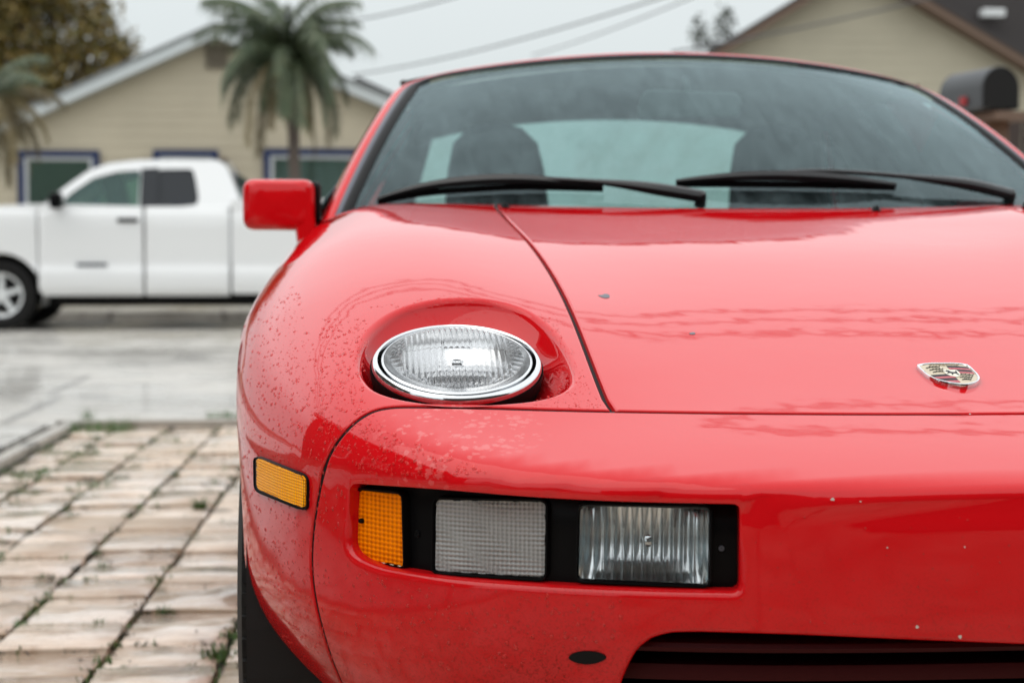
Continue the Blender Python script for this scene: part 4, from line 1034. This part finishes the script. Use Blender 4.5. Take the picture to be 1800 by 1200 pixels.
# ---- weeds and moss growing in the joints
M['grass'] = mat('grass_blade', (.06, .13, .025), .5, 0, Subsurface_Weight=0.); M['moss'] = mat('dark_moss', (.03, .035, .02), .8)
V = []; Fc = []; V2_ = []; F2_ = []
def tuft(x, y, n, h, sp, VV, FF, z=-.012):
    for _ in range(n):
        a = random.uniform(0, 6.28); r_ = sp * math.sqrt(random.random()); p = Vector((x + r_ * math.cos(a), y + r_ * math.sin(a), z)); hh = h * random.uniform(.4, 1.1); ln = random.uniform(.2, .9); b = random.uniform(0, 6.28)
        d = Vector((math.cos(b), math.sin(b), 0)); w_ = Vector((-d.y, d.x, 0)) * random.uniform(.0015, .003); s = len(VV)
        VV.extend([p - w_, p + w_, p + d * hh * ln * .45 + Vector((0, 0, hh * .65)) + w_ * .7, p + d * hh * ln * .45 + Vector((0, 0, hh * .65)) - w_ * .7, p + d * hh * ln + Vector((0, 0, hh * .95))])
        FF.extend([(s, s + 1, s + 2, s + 3), (s + 3, s + 2, s + 4)])
for (x, y) in joints:
    if random.random() < .42: tuft(x, y, random.randint(4, 24), .024, .024, V, Fc)
    if random.random() < .7: tuft(x, y, random.randint(14, 50), .014, .03, V2_, F2_)
for (px, py, n, h, sp) in ((180, 757, 240, .07, .16), (400, 738, 160, .07, .12), (352, 893, 60, .055, .022), (155, 742, 40, .10, .03), (285, 775, 60, .035, .1), (120, 800, 120, .04, .12), (60, 835, 120, .04, .1), (20, 870, 80, .03, .1), (240, 745, 60, .05, .1), (385, 1150, 70, .035, .035), (165, 850, 60, .03, .06), (280, 1020, 40, .035, .03)):
    d = rays((px, py)); t = (CAM[2]) / -d[2]; P = CAM + d * t; tuft(P[0], P[1], n, h, sp, V, Fc)
o = mesh_obj('joint_grass', V, Fc, M['grass'], None, False); tag(o, kind='stuff', label='short green grass tufts sprouting between the pale pavers', cat='grass')
o = mesh_obj('joint_moss', V2_, F2_, M['moss'], None, False); tag(o, kind='stuff', label='blackish moss filling the paver joints', cat='moss')
# leaf litter and grit on the pavers
mb = MB()
for _ in range(260):
    (x, y) = random.choice(joints); x += random.uniform(-.1, .1); y += random.uniform(-.1, .1); mb.box((x, y, .002), (random.uniform(.004, .02), random.uniform(.002, .006), .002), (random.uniform(-.4, .4), random.uniform(-.4, .4), random.uniform(0, 3)))
o = mb.build('plant_litter', mat('dry_litter', (.06, .04, .03), .8)); tag(o, kind='stuff', label='dark twigs and grit scattered over the pavers', cat='litter')

# ---- building helper: gable-fronted house facing the camera
def stucco(name, c, s=.06):
    m = mat(name, c, .75); q = N(m); p = q.pos()
    q.l(q.mix(q.ramp(q.noise(p, .8, 4), [(.3, 0), (.7, 1)]), c, tuple(v * .86 for v in c)), q.b.inputs['Base Color']); q.bump(q.noise(p, 40, 3), .2, .01); return m
M['tan'] = stucco('tan_siding_paint', (.60, .53, .395)); M['khaki'] = stucco('khaki_siding_paint', (.47, .43, .325))
M['white_trim'] = mat('white_gutter_paint', (.62, .66, .66), .4, 0, Coat_Weight=.3); M['blue_trim'] = mat('blue_window_paint', (.012, .028, .095), .5)
M['white_frame'] = mat('white_window_frame', (.72, .74, .74), .45); M['blind'] = mat('green_blind', (.28, .36, .30), .7); M['brown_wood'] = mat('brown_fascia', (.16, .105, .075), .7)
M['shingle'] = stucco('dark_shingles', (.05, .043, .042)); M['grey_roof'] = stucco('grey_roof', (.22, .23, .23))
M['room'] = mat('dark_room', (.03, .035, .03), .8)
def gable_house(name, label, Y, xl, zl, xp, zp, xr, zr, board, mw, depth, fascia, mroof, over=.25, fh=.17):
    root = empty(name, (0, 0, 0)); tag(root, label, 'house')
    top = lambda x: zl + (zp - zl) * (x - xl) / (xp - xl) if x < xp else zp + (zr - zp) * (x - xp) / (xr - xp)
    MB().prism([(xl, 0), (xr, 0), (xr, zr), (xp, zp), (xl, zl)], lambda p, d: (p[0], Y + .03 + d, p[1]), 0, depth).build('wall', mw, root)
    z = .1; k = 0
    while z < zp - .02:
        z1 = z + board
        def span(zz):
            if zz <= min(zl, zr): a_, b_ = xl, xr
            a_ = xl if zz <= zl else xl + (zz - zl) / (zp - zl) * (xp - xl); b_ = xr if zz <= zr else xr + (zz - zr) / (zp - zr) * (xp - xr); return a_, b_
        a0, b0 = span(z); a1, b1 = span(min(z1, zp)); 
        if b1 - a1 < .01: a1 = b1 = xp
        V = [(a0, Y + .018, z), (b0, Y + .018, z), (b1, Y + .026, min(z1, zp)), (a1, Y + .026, min(z1, zp)), (a0, Y + .03, z), (b0, Y + .03, z)]
        mesh_obj('siding_board', V, [(0, 1, 2, 3), (0, 4, 5, 1)], mw, root, False); z = z1; k += 1
    for (x0, z0, x1, z1) in ((xl, zl, xp, zp), (xp, zp, xr, zr)):
        dx, dz = x1 - x0, z1 - z0; L_ = math.hypot(dx, dz); ex = over if x0 == xl else -over
        a = (x0 - dx / L_ * over, z0 - dz / L_ * over) if x0 == xl else (x0, z0); b = (x1, z1) if x0 == xl else (x1 + dx / L_ * over, z1 + dz / L_ * over)
        f = lambda p, d: (p[0], Y + d, p[1])
        MB().prism([a, b, (b[0], b[1] + fh), (a[0], a[1] + fh)], f, -over - .04, -over).build('fascia', fascia, root)
        MB().prism([(a[0], a[1] + fh), (b[0], b[1] + fh), (b[0], b[1] + fh + .05), (a[0], a[1] + fh + .05)], f, -over - .07, depth).build('roof', mroof, root)
        MB().prism([(a[0], a[1] - .003), (b[0], b[1] - .003), (b[0], b[1] + .01), (a[0], a[1] + .01)], f, -over + .003, -.002).build('soffit', fascia, root)
    return root
def window(root, Y, x0, x1, z0, z1, mull=None, casing=.10, mc=None, pane=None):
    mc = mc or M['blue_trim']; wo = empty('window', (0, 0, 0), 0, root); mb = MB()
    mb.box(((x0 + x1) / 2, Y - .03, z1 + casing / 2), (x1 - x0 + 2 * casing, .06, casing)); mb.box(((x0 + x1) / 2, Y - .03, z0 - casing / 2), (x1 - x0 + 2 * casing, .06, casing))
    for x in (x0 - casing / 2, x1 + casing / 2): mb.box((x, Y - .032, (z0 + z1) / 2), (casing, .06, z1 - z0))
    mb.build('casing', mc, wo)
    mb = MB(); f = .05
    for x in [x0 + f / 2, x1 - f / 2] + (mull or []): mb.box((x, Y - .02, (z0 + z1) / 2), (f, .03, z1 - z0))
    for z in (z0 + f / 2, z1 - f / 2): mb.box(((x0 + x1) / 2, Y - .018, z), (x1 - x0, .028, f))
    mb.build('frame', M['white_frame'], wo)
    MB().box(((x0 + x1) / 2, Y - .012, (z0 + z1) / 2), (x1 - x0, .006, z1 - z0)).build('pane', M['house_glass'], wo)
    MB().box(((x0 + x1) / 2, Y - .004, (z0 + z1) / 2), (x1 - x0, .004, z1 - z0)).build('blind', pane or M['blind'], wo)
YH = 24.4
h1 = gable_house('bungalow', 'tan gabled bungalow with white eaves and blue window surrounds behind the white pickup', YH, X_at(-330, YH), Z_at(388, YH), X_at(385, YH), Z_at(72, YH), X_at(860, YH), Z_at(268, YH), .16, M['tan'], 9, M['white_trim'], M['grey_roof'])
window(h1, YH, X_at(46, YH), X_at(166, YH), Z_at(460, YH), Z_at(279, YH))
window(h1, YH, X_at(283, YH), X_at(374, YH), Z_at(460, YH), Z_at(277, YH))
window(h1, YH, X_at(476, YH), X_at(690, YH), Z_at(460, YH), Z_at(274, YH), [X_at(634, YH)])
MB().box((X_at(395, YH), YH - .1, Z_at(300, YH)), (.14, .16, .34)).build('wall_lamp', M['brown_wood'], h1, bevel=.02)
mb = MB()
for k in range(6): mb.box((X_at(384, YH), YH - .02, Z_at(85, YH) - .06 * k), (.34, .05, .022), (.4, 0, 0))
mb.build('gable_vent', mat('vent_tan', (.22, .19, .15), .8), h1)
# low dark roof of the house next door, right of the palm
h3 = gable_house('neighbour_house', 'low pale-roofed house glimpsed between the palm and the red car windscreen', 33., X_at(600, 33), Z_at(215, 33), X_at(628, 33), Z_at(150, 33), X_at(790, 33), Z_at(225, 33), .2, M['tan'], 6, M['grey_roof'], M['shingle'], .1, .12)
YR = 24.0
h2 = gable_house('siding_house', 'khaki board-sided house with brown fascia and dark roof at the upper right', YR, X_at(1150, YR), Z_at(165, YR), X_at(1500, YR), Z_at(-60, YR), X_at(1990, YR), Z_at(235, YR), .155, M['khaki'], 10, M['brown_wood'], M['shingle'], .3, .13)
# taller dark wing standing behind that house
rw = MB().prism([(X_at(1560, YR), Z_at(-190, YR)), (X_at(2100, YR), Z_at(-190, YR)), (X_at(2100, YR), 0), (X_at(1560, YR), 0)], lambda p, d: (p[0], YR + 2.8 + d * (1 if p[1] < 4.4 else 1), p[1]), 0, 3).build('rear_wing', M['shingle'], h2)
MB().box((X_at(1742, YR + 2.5), YR + 2.6, Z_at(9, YR + 2.5)), (.4, .2, .14)).build('skylight', M['white_frame'], h2, bevel=.02)
# ---- house and garage behind the camera (the car is nosed up to it; seen in the paint)
h4 = gable_house('garage_house', 'low brown garage house behind the camera, seen only in reflections', -4.0, -2.0, 2.6, 3.4, 3.5, 8.8, 2.6, .2, mat('garage_wall_dark', (.05, .04, .035), .8), -7, M['brown_wood'], M['shingle'], .0, .16)
h4.location = (0, 0, 0)
mb = MB()
for k in range(5): mb.box((2.2, -3.93, .25 + .44 * k), (4.6, .05, .42))
mb.build('garage_door', mat('garage_door_paint', (.04, .03, .026), .6), h4, bevel=.01)
h5 = gable_house('side_house', 'brown neighbouring house left of the driveway, outside the picture', 0, -4.5, 3.6, 0, 5.6, 4.6, 3.6, .25, mat('side_house_brown', (.07, .05, .04), .8), 7, M['white_trim'], M['shingle'])
h5.location = (-6.6, 1.5, 0); h5.rotation_euler = (0, 0, R(90))
for x0 in (-3, -.6, 1.4): window(h5, 0, x0, x0 + 1.1, 1.2, 2.3, None, .09, M['white_frame'])
# ---- white pickup across the street
YT = 17.7
M['white_paint'] = mat('white_truck_paint', (.80, .81, .81), .32, 0, Coat_Weight=1., Coat_Roughness=.06)
M['tglass'] = glass_sheet('truck_glass', (.62, .78, .73), .12, (.3, .42, .38), False); M['tdark'] = mat('tinted_dark', (.02, .023, .027), .15, 0, Specular_IOR_Level=.35)
def truck():
    root = empty('pickup_truck', (0, 0, 0)); tag(root, 'white crew pickup truck parked sideways across the street before the tan bungalow', 'pickup truck')
    X = lambda px: X_at(px, YT); Z = lambda py: Z_at(py, YT); Wd = 1.96
    fx, rx = X(-2), X(558); wr = .395; ar = .47
    def arch_pts(cx): return [(cx + ar * math.cos(t), wr + ar * math.sin(t)) for t in np.linspace(R(195), R(-15), 16)][::-1]
    zb_ = Z(519); belt = Z(364)
    A = [(px_, py_) for px_, py_ in arch_pts(fx)]; B = arch_pts(rx)
    def shell(poly, name, m, y0=0, y1=Wd, bev=.05):
        o = MB().prism(poly, lambda p, d: (p[0], YT + d, p[1]), y0, y1).build(name, m, root, bevel=bev, seg=4); return o
    hood_x = X(-215)
    front = [(hood_x, .55), (hood_x - .03, .95), (hood_x + .05, Z(372)), (X(-60), Z(364)), (X(62), Z(362)), (X(68), belt), (X(66), zb_)] + [(x, z) for x, z in A[::1] if x > fx - .6][:0]
    poly = [(X(66), zb_ + .02), (X(66), Z(360)), (X(-60), Z(366)), (hood_x + .05, Z(378)), (hood_x - .04, .9), (hood_x, .5), (fx - ar - .05, .48)] + arch_pts(fx)[::-1] + []
    shell(poly, 'front_wing', M['white_paint'])
    door = [(X(68), zb_), (X(252), zb_ + .01), (X(252), belt), (X(66.5), Z(360))]
    shell(door, 'front_door', M['white_paint'], 0, Wd, .02); shell([(X(255), zb_ + .01), (X(404), zb_ + .02), (X(404), belt), (X(255), belt)], 'rear_door', M['white_paint'], 0, Wd, .02)
    def skin(name, x0, x1, zlo, zhi, n=24):   # pressed outer panel: swelling shoulder, crease low down
        zz = np.array([.47, .50, .56, .64, .72, .78, .84, .95, 1.08, 1.2, 1.30, 1.36, 1.40]); oo = np.array([.03, .0, -.025, -.034, -.030, -.012, -.008, -.016, -.024, -.028, -.022, -.006, .03])
        G = []
        for x in np.linspace(x0, x1, n):
            a, b = zlo(x), zhi(x); G.append([(x, YT + float(np.interp(.47 + (z - zb_) * (.93 / (belt - zb_)), zz, oo)) - .004 + .012 * (x in (x0, x1)), z) for z in np.linspace(a, b, 34)])
        MB().grid(np.array(G)).build(name, M['white_paint'], root, smooth=True, angle=R(60))
        G = np.array(G); G[:, :, 1] = 2 * YT + Wd - G[:, :, 1]; MB().grid(G).build(name, M['white_paint'], root, smooth=True, angle=R(60))
    skin('door_skin', X(68.5), X(251), lambda x: zb_, lambda x: belt - .0); skin('door_skin', X(256.5), X(403), lambda x: zb_, lambda x: belt)
    al = lambda cx, r_: (lambda x: max(zb_, wr + math.sqrt(max(0, r_ * r_ - (x - cx) ** 2))) if abs(x - cx) < r_ else zb_ + .02)
    skin('wing_skin', X(-190), X(65), al(fx, ar + .01), lambda x: belt - .01 - .04 * max(0, (X(-60) - x)), 60); skin('bed_skin', X(409.5), rx + 1.12, al(rx, ar + .01), lambda x: Z(353), 70)
    # rocker and the sculpted crease low on the doors
    # bed
    zrail = Z(351)
    bedp = [(X(408), zb_ + .04), (X(408), zrail), (rx + 1.15, zrail), (rx + 1.15, .62)] + [(rx + ar + .02, .5)] + arch_pts(rx)
    bedp = [(X(408), zb_ + .04), (X(408), zrail), (rx + 1.15, zrail), (rx + 1.17, .6), (rx + ar + .02, .52)] + arch_pts(rx)[::1] + [(rx - ar - .01, zb_ + .04)]
    MB().prism(bedp, lambda p, d: (p[0], YT - .015 + d, p[1]), 0, .12).build('bed_side', M['white_paint'], root, bevel=.03, seg=3)
    MB().prism(bedp, lambda p, d: (p[0], YT + d, p[1]), Wd - .12, Wd).build('bed_side', M['white_paint'], root, bevel=.03, seg=3)
    MB().box(((X(408) + rx + 1.1) / 2, YT + Wd / 2, .72), (rx + 1.1 - X(408), Wd - .26, .06)).build('bed_floor', M['void'], root)
    MB().box((rx + 1.13, YT + Wd / 2, .95), (.06, Wd - .25, .5)).build('tailgate', M['white_paint'], root, bevel=.02)
    # cab upper: arched roof shell with window openings filled by panes set into it
    prof = [(70, 362), (110, 332), (150, 303), (185, 287), (235, 281), (310, 279), (380, 280), (398, 288), (412, 320), (424, 352), (424, 366), (70, 366)]
    G = []; n = 28; tp = smooth_line([(X(a), Z(b)) for a, b in prof[:10]], .12)
    def ins(z): return .02 + .17 * max(0, (z - belt)) / (Z(280) - belt)
    rows = []
    for (x, z) in tp:
        i_ = ins(z); rows.append([(x, YT + i_ + (Wd - 2 * i_) * t, z + .035 * math.sin(math.pi * t) * (z > belt + .1)) for t in np.linspace(0, 1, 13)])
    MB().grid(np.array(rows)).build('cab_roof', M['white_paint'], root, smooth=True)
    def sideface(poly, off, name, m, th=.012, sides=(0, 1)):
        for sd_ in sides:
            f = (lambda p, d: (p[0], YT + ins(p[1]) - off + d, p[1])) if sd_ == 0 else (lambda p, d: (p[0], YT + Wd - ins(p[1]) + off - d, p[1]))
            MB().prism(poly, f, 0, th).build(name, m, root)
    P = lambda L_: [(X(a), Z(b)) for a, b in L_]
    outer = P([(75, 364), (112, 331), (152, 302), (187, 288), (236, 282), (310, 280), (380, 281), (397, 290), (411, 322), (423, 354), (423, 365)])
    # roof rail + pillars as a frame: split into strips round the openings
    top = smooth_line(outer[:9] + outer[9:], .1)
    w1 = P([(102, 366), (124, 341), (163, 314), (208, 302), (246, 300), (244, 366)]); w2 = P([(277, 366), (277, 298), (338, 297), (344, 318), (350, 352), (346, 361), (300, 366)])
    def ring_face(out_, holes, off, name, m):
        lp = [resample(np.array(out_), .06, True)] + [resample(np.array(h), .06, True) for h in holes]
        V2, T, _ = cdt(lp, .2)
        for sd_ in (0, 1):
            V = [((x, YT + ins(z) - off, z) if sd_ == 0 else (x, YT + Wd - ins(z) + off, z)) for x, z in V2]
            T_ = orient(np.array(V), T.copy(), np.broadcast_to(np.array([0, -1. if sd_ == 0 else 1., 0]), (len(V), 3))); mesh_obj(name, V, [tuple(t) for t in T_], m, root, False)
    ring_face(outer, [w1, w2], .0, 'cab_side', M['white_paint'])
    sideface(w1, -.02, 'front_window', M['tglass'], .006); sideface(w2, -.02, 'rear_window', M['tdark'], .006)
    sideface(P([(246, 366), (247, 297), (278, 295), (278, 366)]), .006, 'door_pillar', M['tdark'], .01)
    # cabin
    for x in (X(195), X(300)):
        MB().box((x, YT + .5, belt + .12), (.22, .5, .55), (0, -.2, 0)).build('seat', M['seat'], root, bevel=.06)
    MB().box((X(240), YT + Wd / 2, belt - .03), (2.1, Wd - .2, .04)).build('cab_floor', M['void'], root)
    MB().box((X(415), YT + Wd / 2, belt + .18), (.03, Wd - .5, .4)).build('rear_glass', M['tdark'], root)
    mi = MB().box((X(104), YT - .14, Z(355)), (.14, .22, .19)).build('wing_mirror', M['black'], root, bevel=.05, seg=3)
    for x in (226, 0):
        if x: MB().box((X(x), YT - .035, Z(388)), (.24, .05, .05)).build('door_handle', M['black'], root, bevel=.02)
    MB().box((X(162), YT - .034, Z(465)), (.34, .012, .035)).build('side_emblem', M['trim'], root, bevel=.004)
    MB().box(((hood_x + rx) / 2 + .3, YT + Wd / 2, .48), (rx - hood_x + 1.1, Wd - .5, .16)).build('chassis', M['void'], root)
    MB().prism([(X(100), .40), (X(410), .42), (X(410), .5), (X(100), .5)], lambda p, d: (p[0], YT + .06 + d, p[1]), 0, .5).build('underbody', M['void'], root)
    MB().box(((X(60) + X(500)) / 2, YT + .9, .36), (X(500) - X(60), .9, .2)).build('fuel_tank', M['void'], root)
    MB().box((hood_x - .06, YT + Wd / 2, .6), (.16, Wd, .3)).build('front_bumper', M['chrome'], root, bevel=.05); MB().box((rx + 1.24, YT + Wd / 2, .6), (.16, Wd, .24)).build('rear_bumper', M['chrome'], root, bevel=.05)
    for cx in (fx, rx):
        for sd_ in (0, 1):
            y = YT + .17 if sd_ == 0 else YT + Wd - .17
            wo = wheel('wheel', (cx, y, wr), wr, .27, 1, M['tyre'], M['white_frame'], root, 5, .62); wo.rotation_euler = (0, 0, R(-90) if sd_ == 0 else R(90))
        a = np.linspace(R(-10), R(190), 20); MB().grid(np.array([[(cx + .455 * math.cos(t), YT + y_, wr + .455 * math.sin(t)) for t in a] for y_ in (.03, .5)])).build('wheel_housing', M['void'], root)
        MB().prism([(cx + .46 * math.cos(t), wr + .46 * math.sin(t)) for t in a], lambda p, d: (p[0], YT + d, p[1]), .42, .46).build('wheel_housing', M['void'], root)
truck()
# ---- mailbox on its post beside the drive
def mailbox():
    Y = 6.2; root = empty('mailbox', (0, 0, 0)); tag(root, 'grey arched mailbox with dark open mouth on a brown post behind the right windscreen pillar', 'mailbox')
    a, b = at(1722, 116, Y), at(1797, 192, Y); w_ = (b[0] - a[0]); h_ = a[2] - b[2]; cx = (a[0] + b[0]) / 2; z0 = b[2]
    ro = R(14); c, s = math.cos(ro), math.sin(ro)
    prof = [(-w_ / 2, 0), (w_ / 2, 0)] + [(w_ / 2 * math.cos(t), h_ - w_ / 2 + w_ / 2 * math.sin(t)) for t in np.linspace(0, math.pi, 16)]
    f = lambda p, d: (cx + p[0] * c - d * s, Y + p[0] * s + d * c, z0 + p[1])
    MB().prism(prof, f, .0, .36).build('box_body', mat('mailbox_grey', (.045, .05, .055), .5), root, bevel=.006)
    P2 = [(x * .93, .006 + (z) * .95) for x, z in prof]; MB().prism(P2, f, -.004, .0).build('mouth', M['void'], root)
    MB().box(f((-w_ / 2 - .008, h_ * .22), .14), (.01, .05, .04), (0, 0, ro)).build('flag', mat('flag_red', (.30, .012, .015), .5), root)
    MB().box((cx + .03, Y + .16, z0 - .03), (.2, .34, .04), (0, 0, ro)).build('shelf', M['brown_wood'], root)
    MB().box((cx + .03, Y + .16, (z0 - .05) / 2), (.11, .11, z0 - .05)).build('post', M['brown_wood'], root, bevel=.006)
mailbox()
M['fence_wood'] = stucco('dark_fence_wood', (.045, .03, .025))
# dark brown board fence seen behind the mailbox
fe = empty('board_fence', (0, 0, 0)); tag(fe, 'dark brown board fence behind the mailbox at the right edge', 'fence')
for k in range(26): MB().box((X_at(1668, 11.) + .16 * k, 11. + (k % 2) * .01, Z_at(205, 11.) / 2 + random.uniform(-.02, .02)), (.15, .025, Z_at(205, 11.))).build('fence_board', M['fence_wood'], fe)
# ---- overhead wires
M['wire'] = mat('cable', (.08, .08, .085), .6)
def wire(label, p0, p1, sag, r_=.012, group='overhead wires'):
    P = [tuple((1 - t) * np.array(p0) + t * np.array(p1) - np.array([0, 0, sag * 4 * t * (1 - t)])) for t in np.linspace(0, 1, 40)]
    o = MB().tube(P, r_, 5).build('overhead_wire', M['wire']); tag(o, label, 'wire', group)
wire('thin wire rising from beside the palm top to the upper middle of the sky', at(585, 42, 23), at(900, -35, 15.5), .05)
wire('lower wire sloping up from the bungalow eave across the pale sky', at(620, 132, 24), at(1330, -60, 14), .12)
wire('wire just above the red car roof climbing to the right', at(935, 98, 30), at(1240, -14, 20), .05)
for k, (y_, z_, lb) in enumerate(((12.0, 8.1, 'nearest'), (12.5, 8.1, 'middle'), (13.0, 8.1, 'farthest'))):
    wire('%s of three street wires high above the road, mirrored in the red bonnet' % lb, (-26, y_, z_ + .5), (24, y_ + .4, z_ + .4), .5, .02, 'wires along the street')
# service wires that cross in front of the khaki gable
wire('slack wire crossing in front of the khaki gable', at(1180, 92, 20), at(1720, -25, 20), .05, .014)
# ---- trees
def leaf_mat(name, cols, rough=.5):
    m = mat(name, cols[0], rough); q = N(m); g = q.n('NewGeometry')
    col = q.ramp(g.outputs['Random Per Island'], [(i / max(1, len(cols) - 1), c) for i, c in enumerate(cols)]); q.l(col, q.b.inputs['Base Color'])
    return m
M['bark'] = stucco('bark', (.13, .10, .08)); M['autumn'] = leaf_mat('autumn_leaves', [(.06, .065, .015), (.16, .12, .025), (.24, .15, .03), (.09, .09, .02), (.30, .20, .05)])
M['dark_leaf'] = leaf_mat('dark_leaves', [(.03, .045, .02), (.05, .06, .025)])
M['palm_green'] = leaf_mat('palm_leaflets', [(.04, .07, .035), (.075, .105, .05), (.12, .13, .06)]); M['palm_brown'] = leaf_mat('dry_palm_leaflets', [(.10, .085, .03), (.17, .12, .045), (.12, .10, .04)])
def leafy_tree(label, base, blobs, leaf, nleaf, m, trunk_r=.18, name='broadleaf_tree', cat_='tree', seed=3):
    g = np.random.default_rng(seed); root = empty(name, (0, 0, 0)); tag(root, label, cat_); mb = MB(); base = np.array(base, float)
    cen = np.mean([b[0] for b in blobs], 0); fork = base + (np.array(cen) - base) * .45
    mb.tube([base, (base + fork) / 2 + [.05, 0, 0], fork], [trunk_r, trunk_r * .8, trunk_r * .65], 8)
    for c, r_ in blobs:
        c = np.array(c); mid = (fork + c) / 2 + g.normal(0, .15, 3); mb.tube([fork, mid, c], [trunk_r * .5, trunk_r * .3, trunk_r * .08], 6)
        for _ in range(4): e_ = c + g.normal(0, .45, 3) * r_; mb.tube([mid, (mid + e_) / 2 + g.normal(0, .1, 3), e_], [trunk_r * .22, trunk_r * .12, trunk_r * .03], 5)
    mb.build('trunk', M['bark'], root, smooth=True)
    V = []; Fc = []; tot = sum(b[1] ** 2 for b in blobs)
    for c, r_ in blobs:
        ncl = max(6, int(26 * r_)); cl = [np.array(c) + (lambda v: v / np.linalg.norm(v) * r_ * g.random() ** .4)(g.normal(size=3)) for _ in range(ncl)]
        for _ in range(int(nleaf * r_ ** 2 / tot)):
            p = cl[g.integers(ncl)] + g.normal(0, .17 * r_ + .05, 3); a = g.normal(size=3); a /= np.linalg.norm(a); b = np.cross(a, g.normal(size=3)); b /= np.linalg.norm(b); l_ = leaf * g.uniform(.6, 1.3); s = len(V)
            V += [p - a * l_, p + b * l_ * .45, p + a * l_, p - b * l_ * .45]; Fc.append((s, s + 1, s + 2, s + 3))
    mesh_obj('crown', V, Fc, m, root, False)
YL = 36.
blobs = [(at(px, py, YL + dy), r_) for px, py, dy, r_ in ((-60, 60, 0, 1.6), (20, 20, .5, 1.2), (60, 110, -.5, .95), (130, 50, .6, .85), (100, 10, 0, .9), (170, 95, -.4, .75), (215, 110, .2, .5), (20, 170, 0, 1.0), (110, 165, .5, .6), (-60, 160, 1, 1.2), (180, 40, 0, .45), (60, -40, 0, 1.0), (-40, -60, 0, 1.5), (205, 75, 0, .35))]
leafy_tree('broad tree with yellow-brown autumn leaves behind the bungalow roof at upper left', (X_at(20, YL), YL, -.1), blobs, .085, 17000, M['autumn'], .3)
YS = 30.
leafy_tree('slender dark sapling with a leafy tip above the car roof, nearer the khaki house', (X_at(1272, YS), YS, -.1), [(at(1276, 34, YS), .16), (at(1268, 62, YS), .14), (at(1283, 22, YS), .08)], .06, 170, M['dark_leaf'], .05, 'sapling', seed=5)
leafy_tree('smaller thin sapling left of the taller one above the car roof', (X_at(1228, YS), YS, -.1), [(at(1228, 62, YS), .13), (at(1224, 40, YS), .08), (at(1250, 80, YS), .1)], .06, 130, M['dark_leaf'], .05, 'sapling', seed=6)
def palm(label, base, crown, trunk_r, fronds, Lf, seed=2, dry=-.05):
    g = np.random.default_rng(seed); root = empty('palm_tree', (0, 0, 0)); tag(root, label, 'palm tree')
    base = np.array(base, float); crown = np.array(crown, float)
    P = [base + (crown - base) * t + np.array([.03 * math.sin(t * 9), 0, 0]) for t in np.linspace(0, 1, 26)]
    MB().tube(P, [trunk_r * (1.25 - .35 * i / 25 + (.12 if i % 2 else 0)) for i in range(26)], 12).build('trunk', M['bark'], root, smooth=True)
    for k, (az, el, sc) in enumerate(fronds):
        d = np.array([math.cos(az), math.sin(az), 0]); L_ = Lf * sc; V = []; Fc = []
        def rp(t):  # rachis: leaves at elevation el and arches over
            th_ = max(-1.5, el - (1.6 + .4 * (el < .6)) * t ** 1.25); return th_
        pts = [crown.copy()]; n = 22
        for i in range(n): th_ = rp(i / n); pts.append(pts[-1] + (d * math.cos(th_) + np.array([0, 0, math.sin(th_)])) * L_ / n)
        mbx = MB().tube(pts, [.014 * (1 - .8 * i / n) for i in range(n + 1)], 4); V = list(mbx.V); Fc = list(mbx.F)
        sd_ = np.cross(d, [0, 0, 1.])
        for i in range(4 * n):
            t = .10 + .90 * i / (4 * n); j = min(int(t * n), n - 1); p = pts[j] + (pts[j + 1] - pts[j]) * (t * n - j)
            for sg in (-1, 1):
                ll = L_ * .25 * g.uniform(.7, 1.25) * (math.sin(math.pi * min(1, .12 + t * .8)) ** .7) * g.uniform(.6, 1.15); tan = (pts[j + 1] - pts[j]) / np.linalg.norm(pts[j + 1] - pts[j])
                v = sd_ * sg * g.uniform(.3, .9) + tan * .5 + np.array([0, 0, -.75 + g.uniform(-.5, .45)]); v /= np.linalg.norm(v); w_ = tan * .009; s = len(V)
                V += [p - w_, p + w_, p + v * ll * .6 + w_ * .8 + [0, 0, -.02], p + v * ll + [0, 0, -.10 * ll / .3 * .3]]; Fc += [(s, s + 1, s + 2), (s, s + 2, s + 3)]
        mesh_obj('frond', V, Fc, M['palm_brown'] if el < dry else M['palm_green'], root, False)
YP = 21.2
g = np.random.default_rng(8)
fr_ = [(2.399 * k + g.uniform(-.3, .3), 1.5 - 2.2 * (k / 56) + g.uniform(-.2, .2), g.uniform(.6, 1.05)) for k in range(56)]
palm('bushy green palm with drooping fronds between bungalow and red car', (X_at(540, YP), YP, 0), at(506, 96, YP), .07, fr_, 1.55, dry=-.35)
fr2 = [(2.399 * k, 1.3 - 1.9 * k / 26, 1.) for k in range(26)]
palm('second palm cut off by the left picture edge, dry frond tips hanging before the bungalow', (X_at(-75, YP), YP, 0), at(-30, 185, YP), .08, fr2, 1.2, 4, .75)
# hedge behind and beside, seen only in the paint
leafy_tree('dark shrub left of the garage house, outside the picture', (-4.5, -7.5, -.1), [((-4.5, -7.5, 1.2), 1.1), ((-6.3, -7.2, 1.3), 1.2), ((-3.1, -8, 1.0), .9), ((-8, -6.5, 1.5), 1.3)], .12, 3000, M['dark_leaf'], .1, 'shrub', 'shrub', 9)
print('all', round(time.time() - T_START, 1))
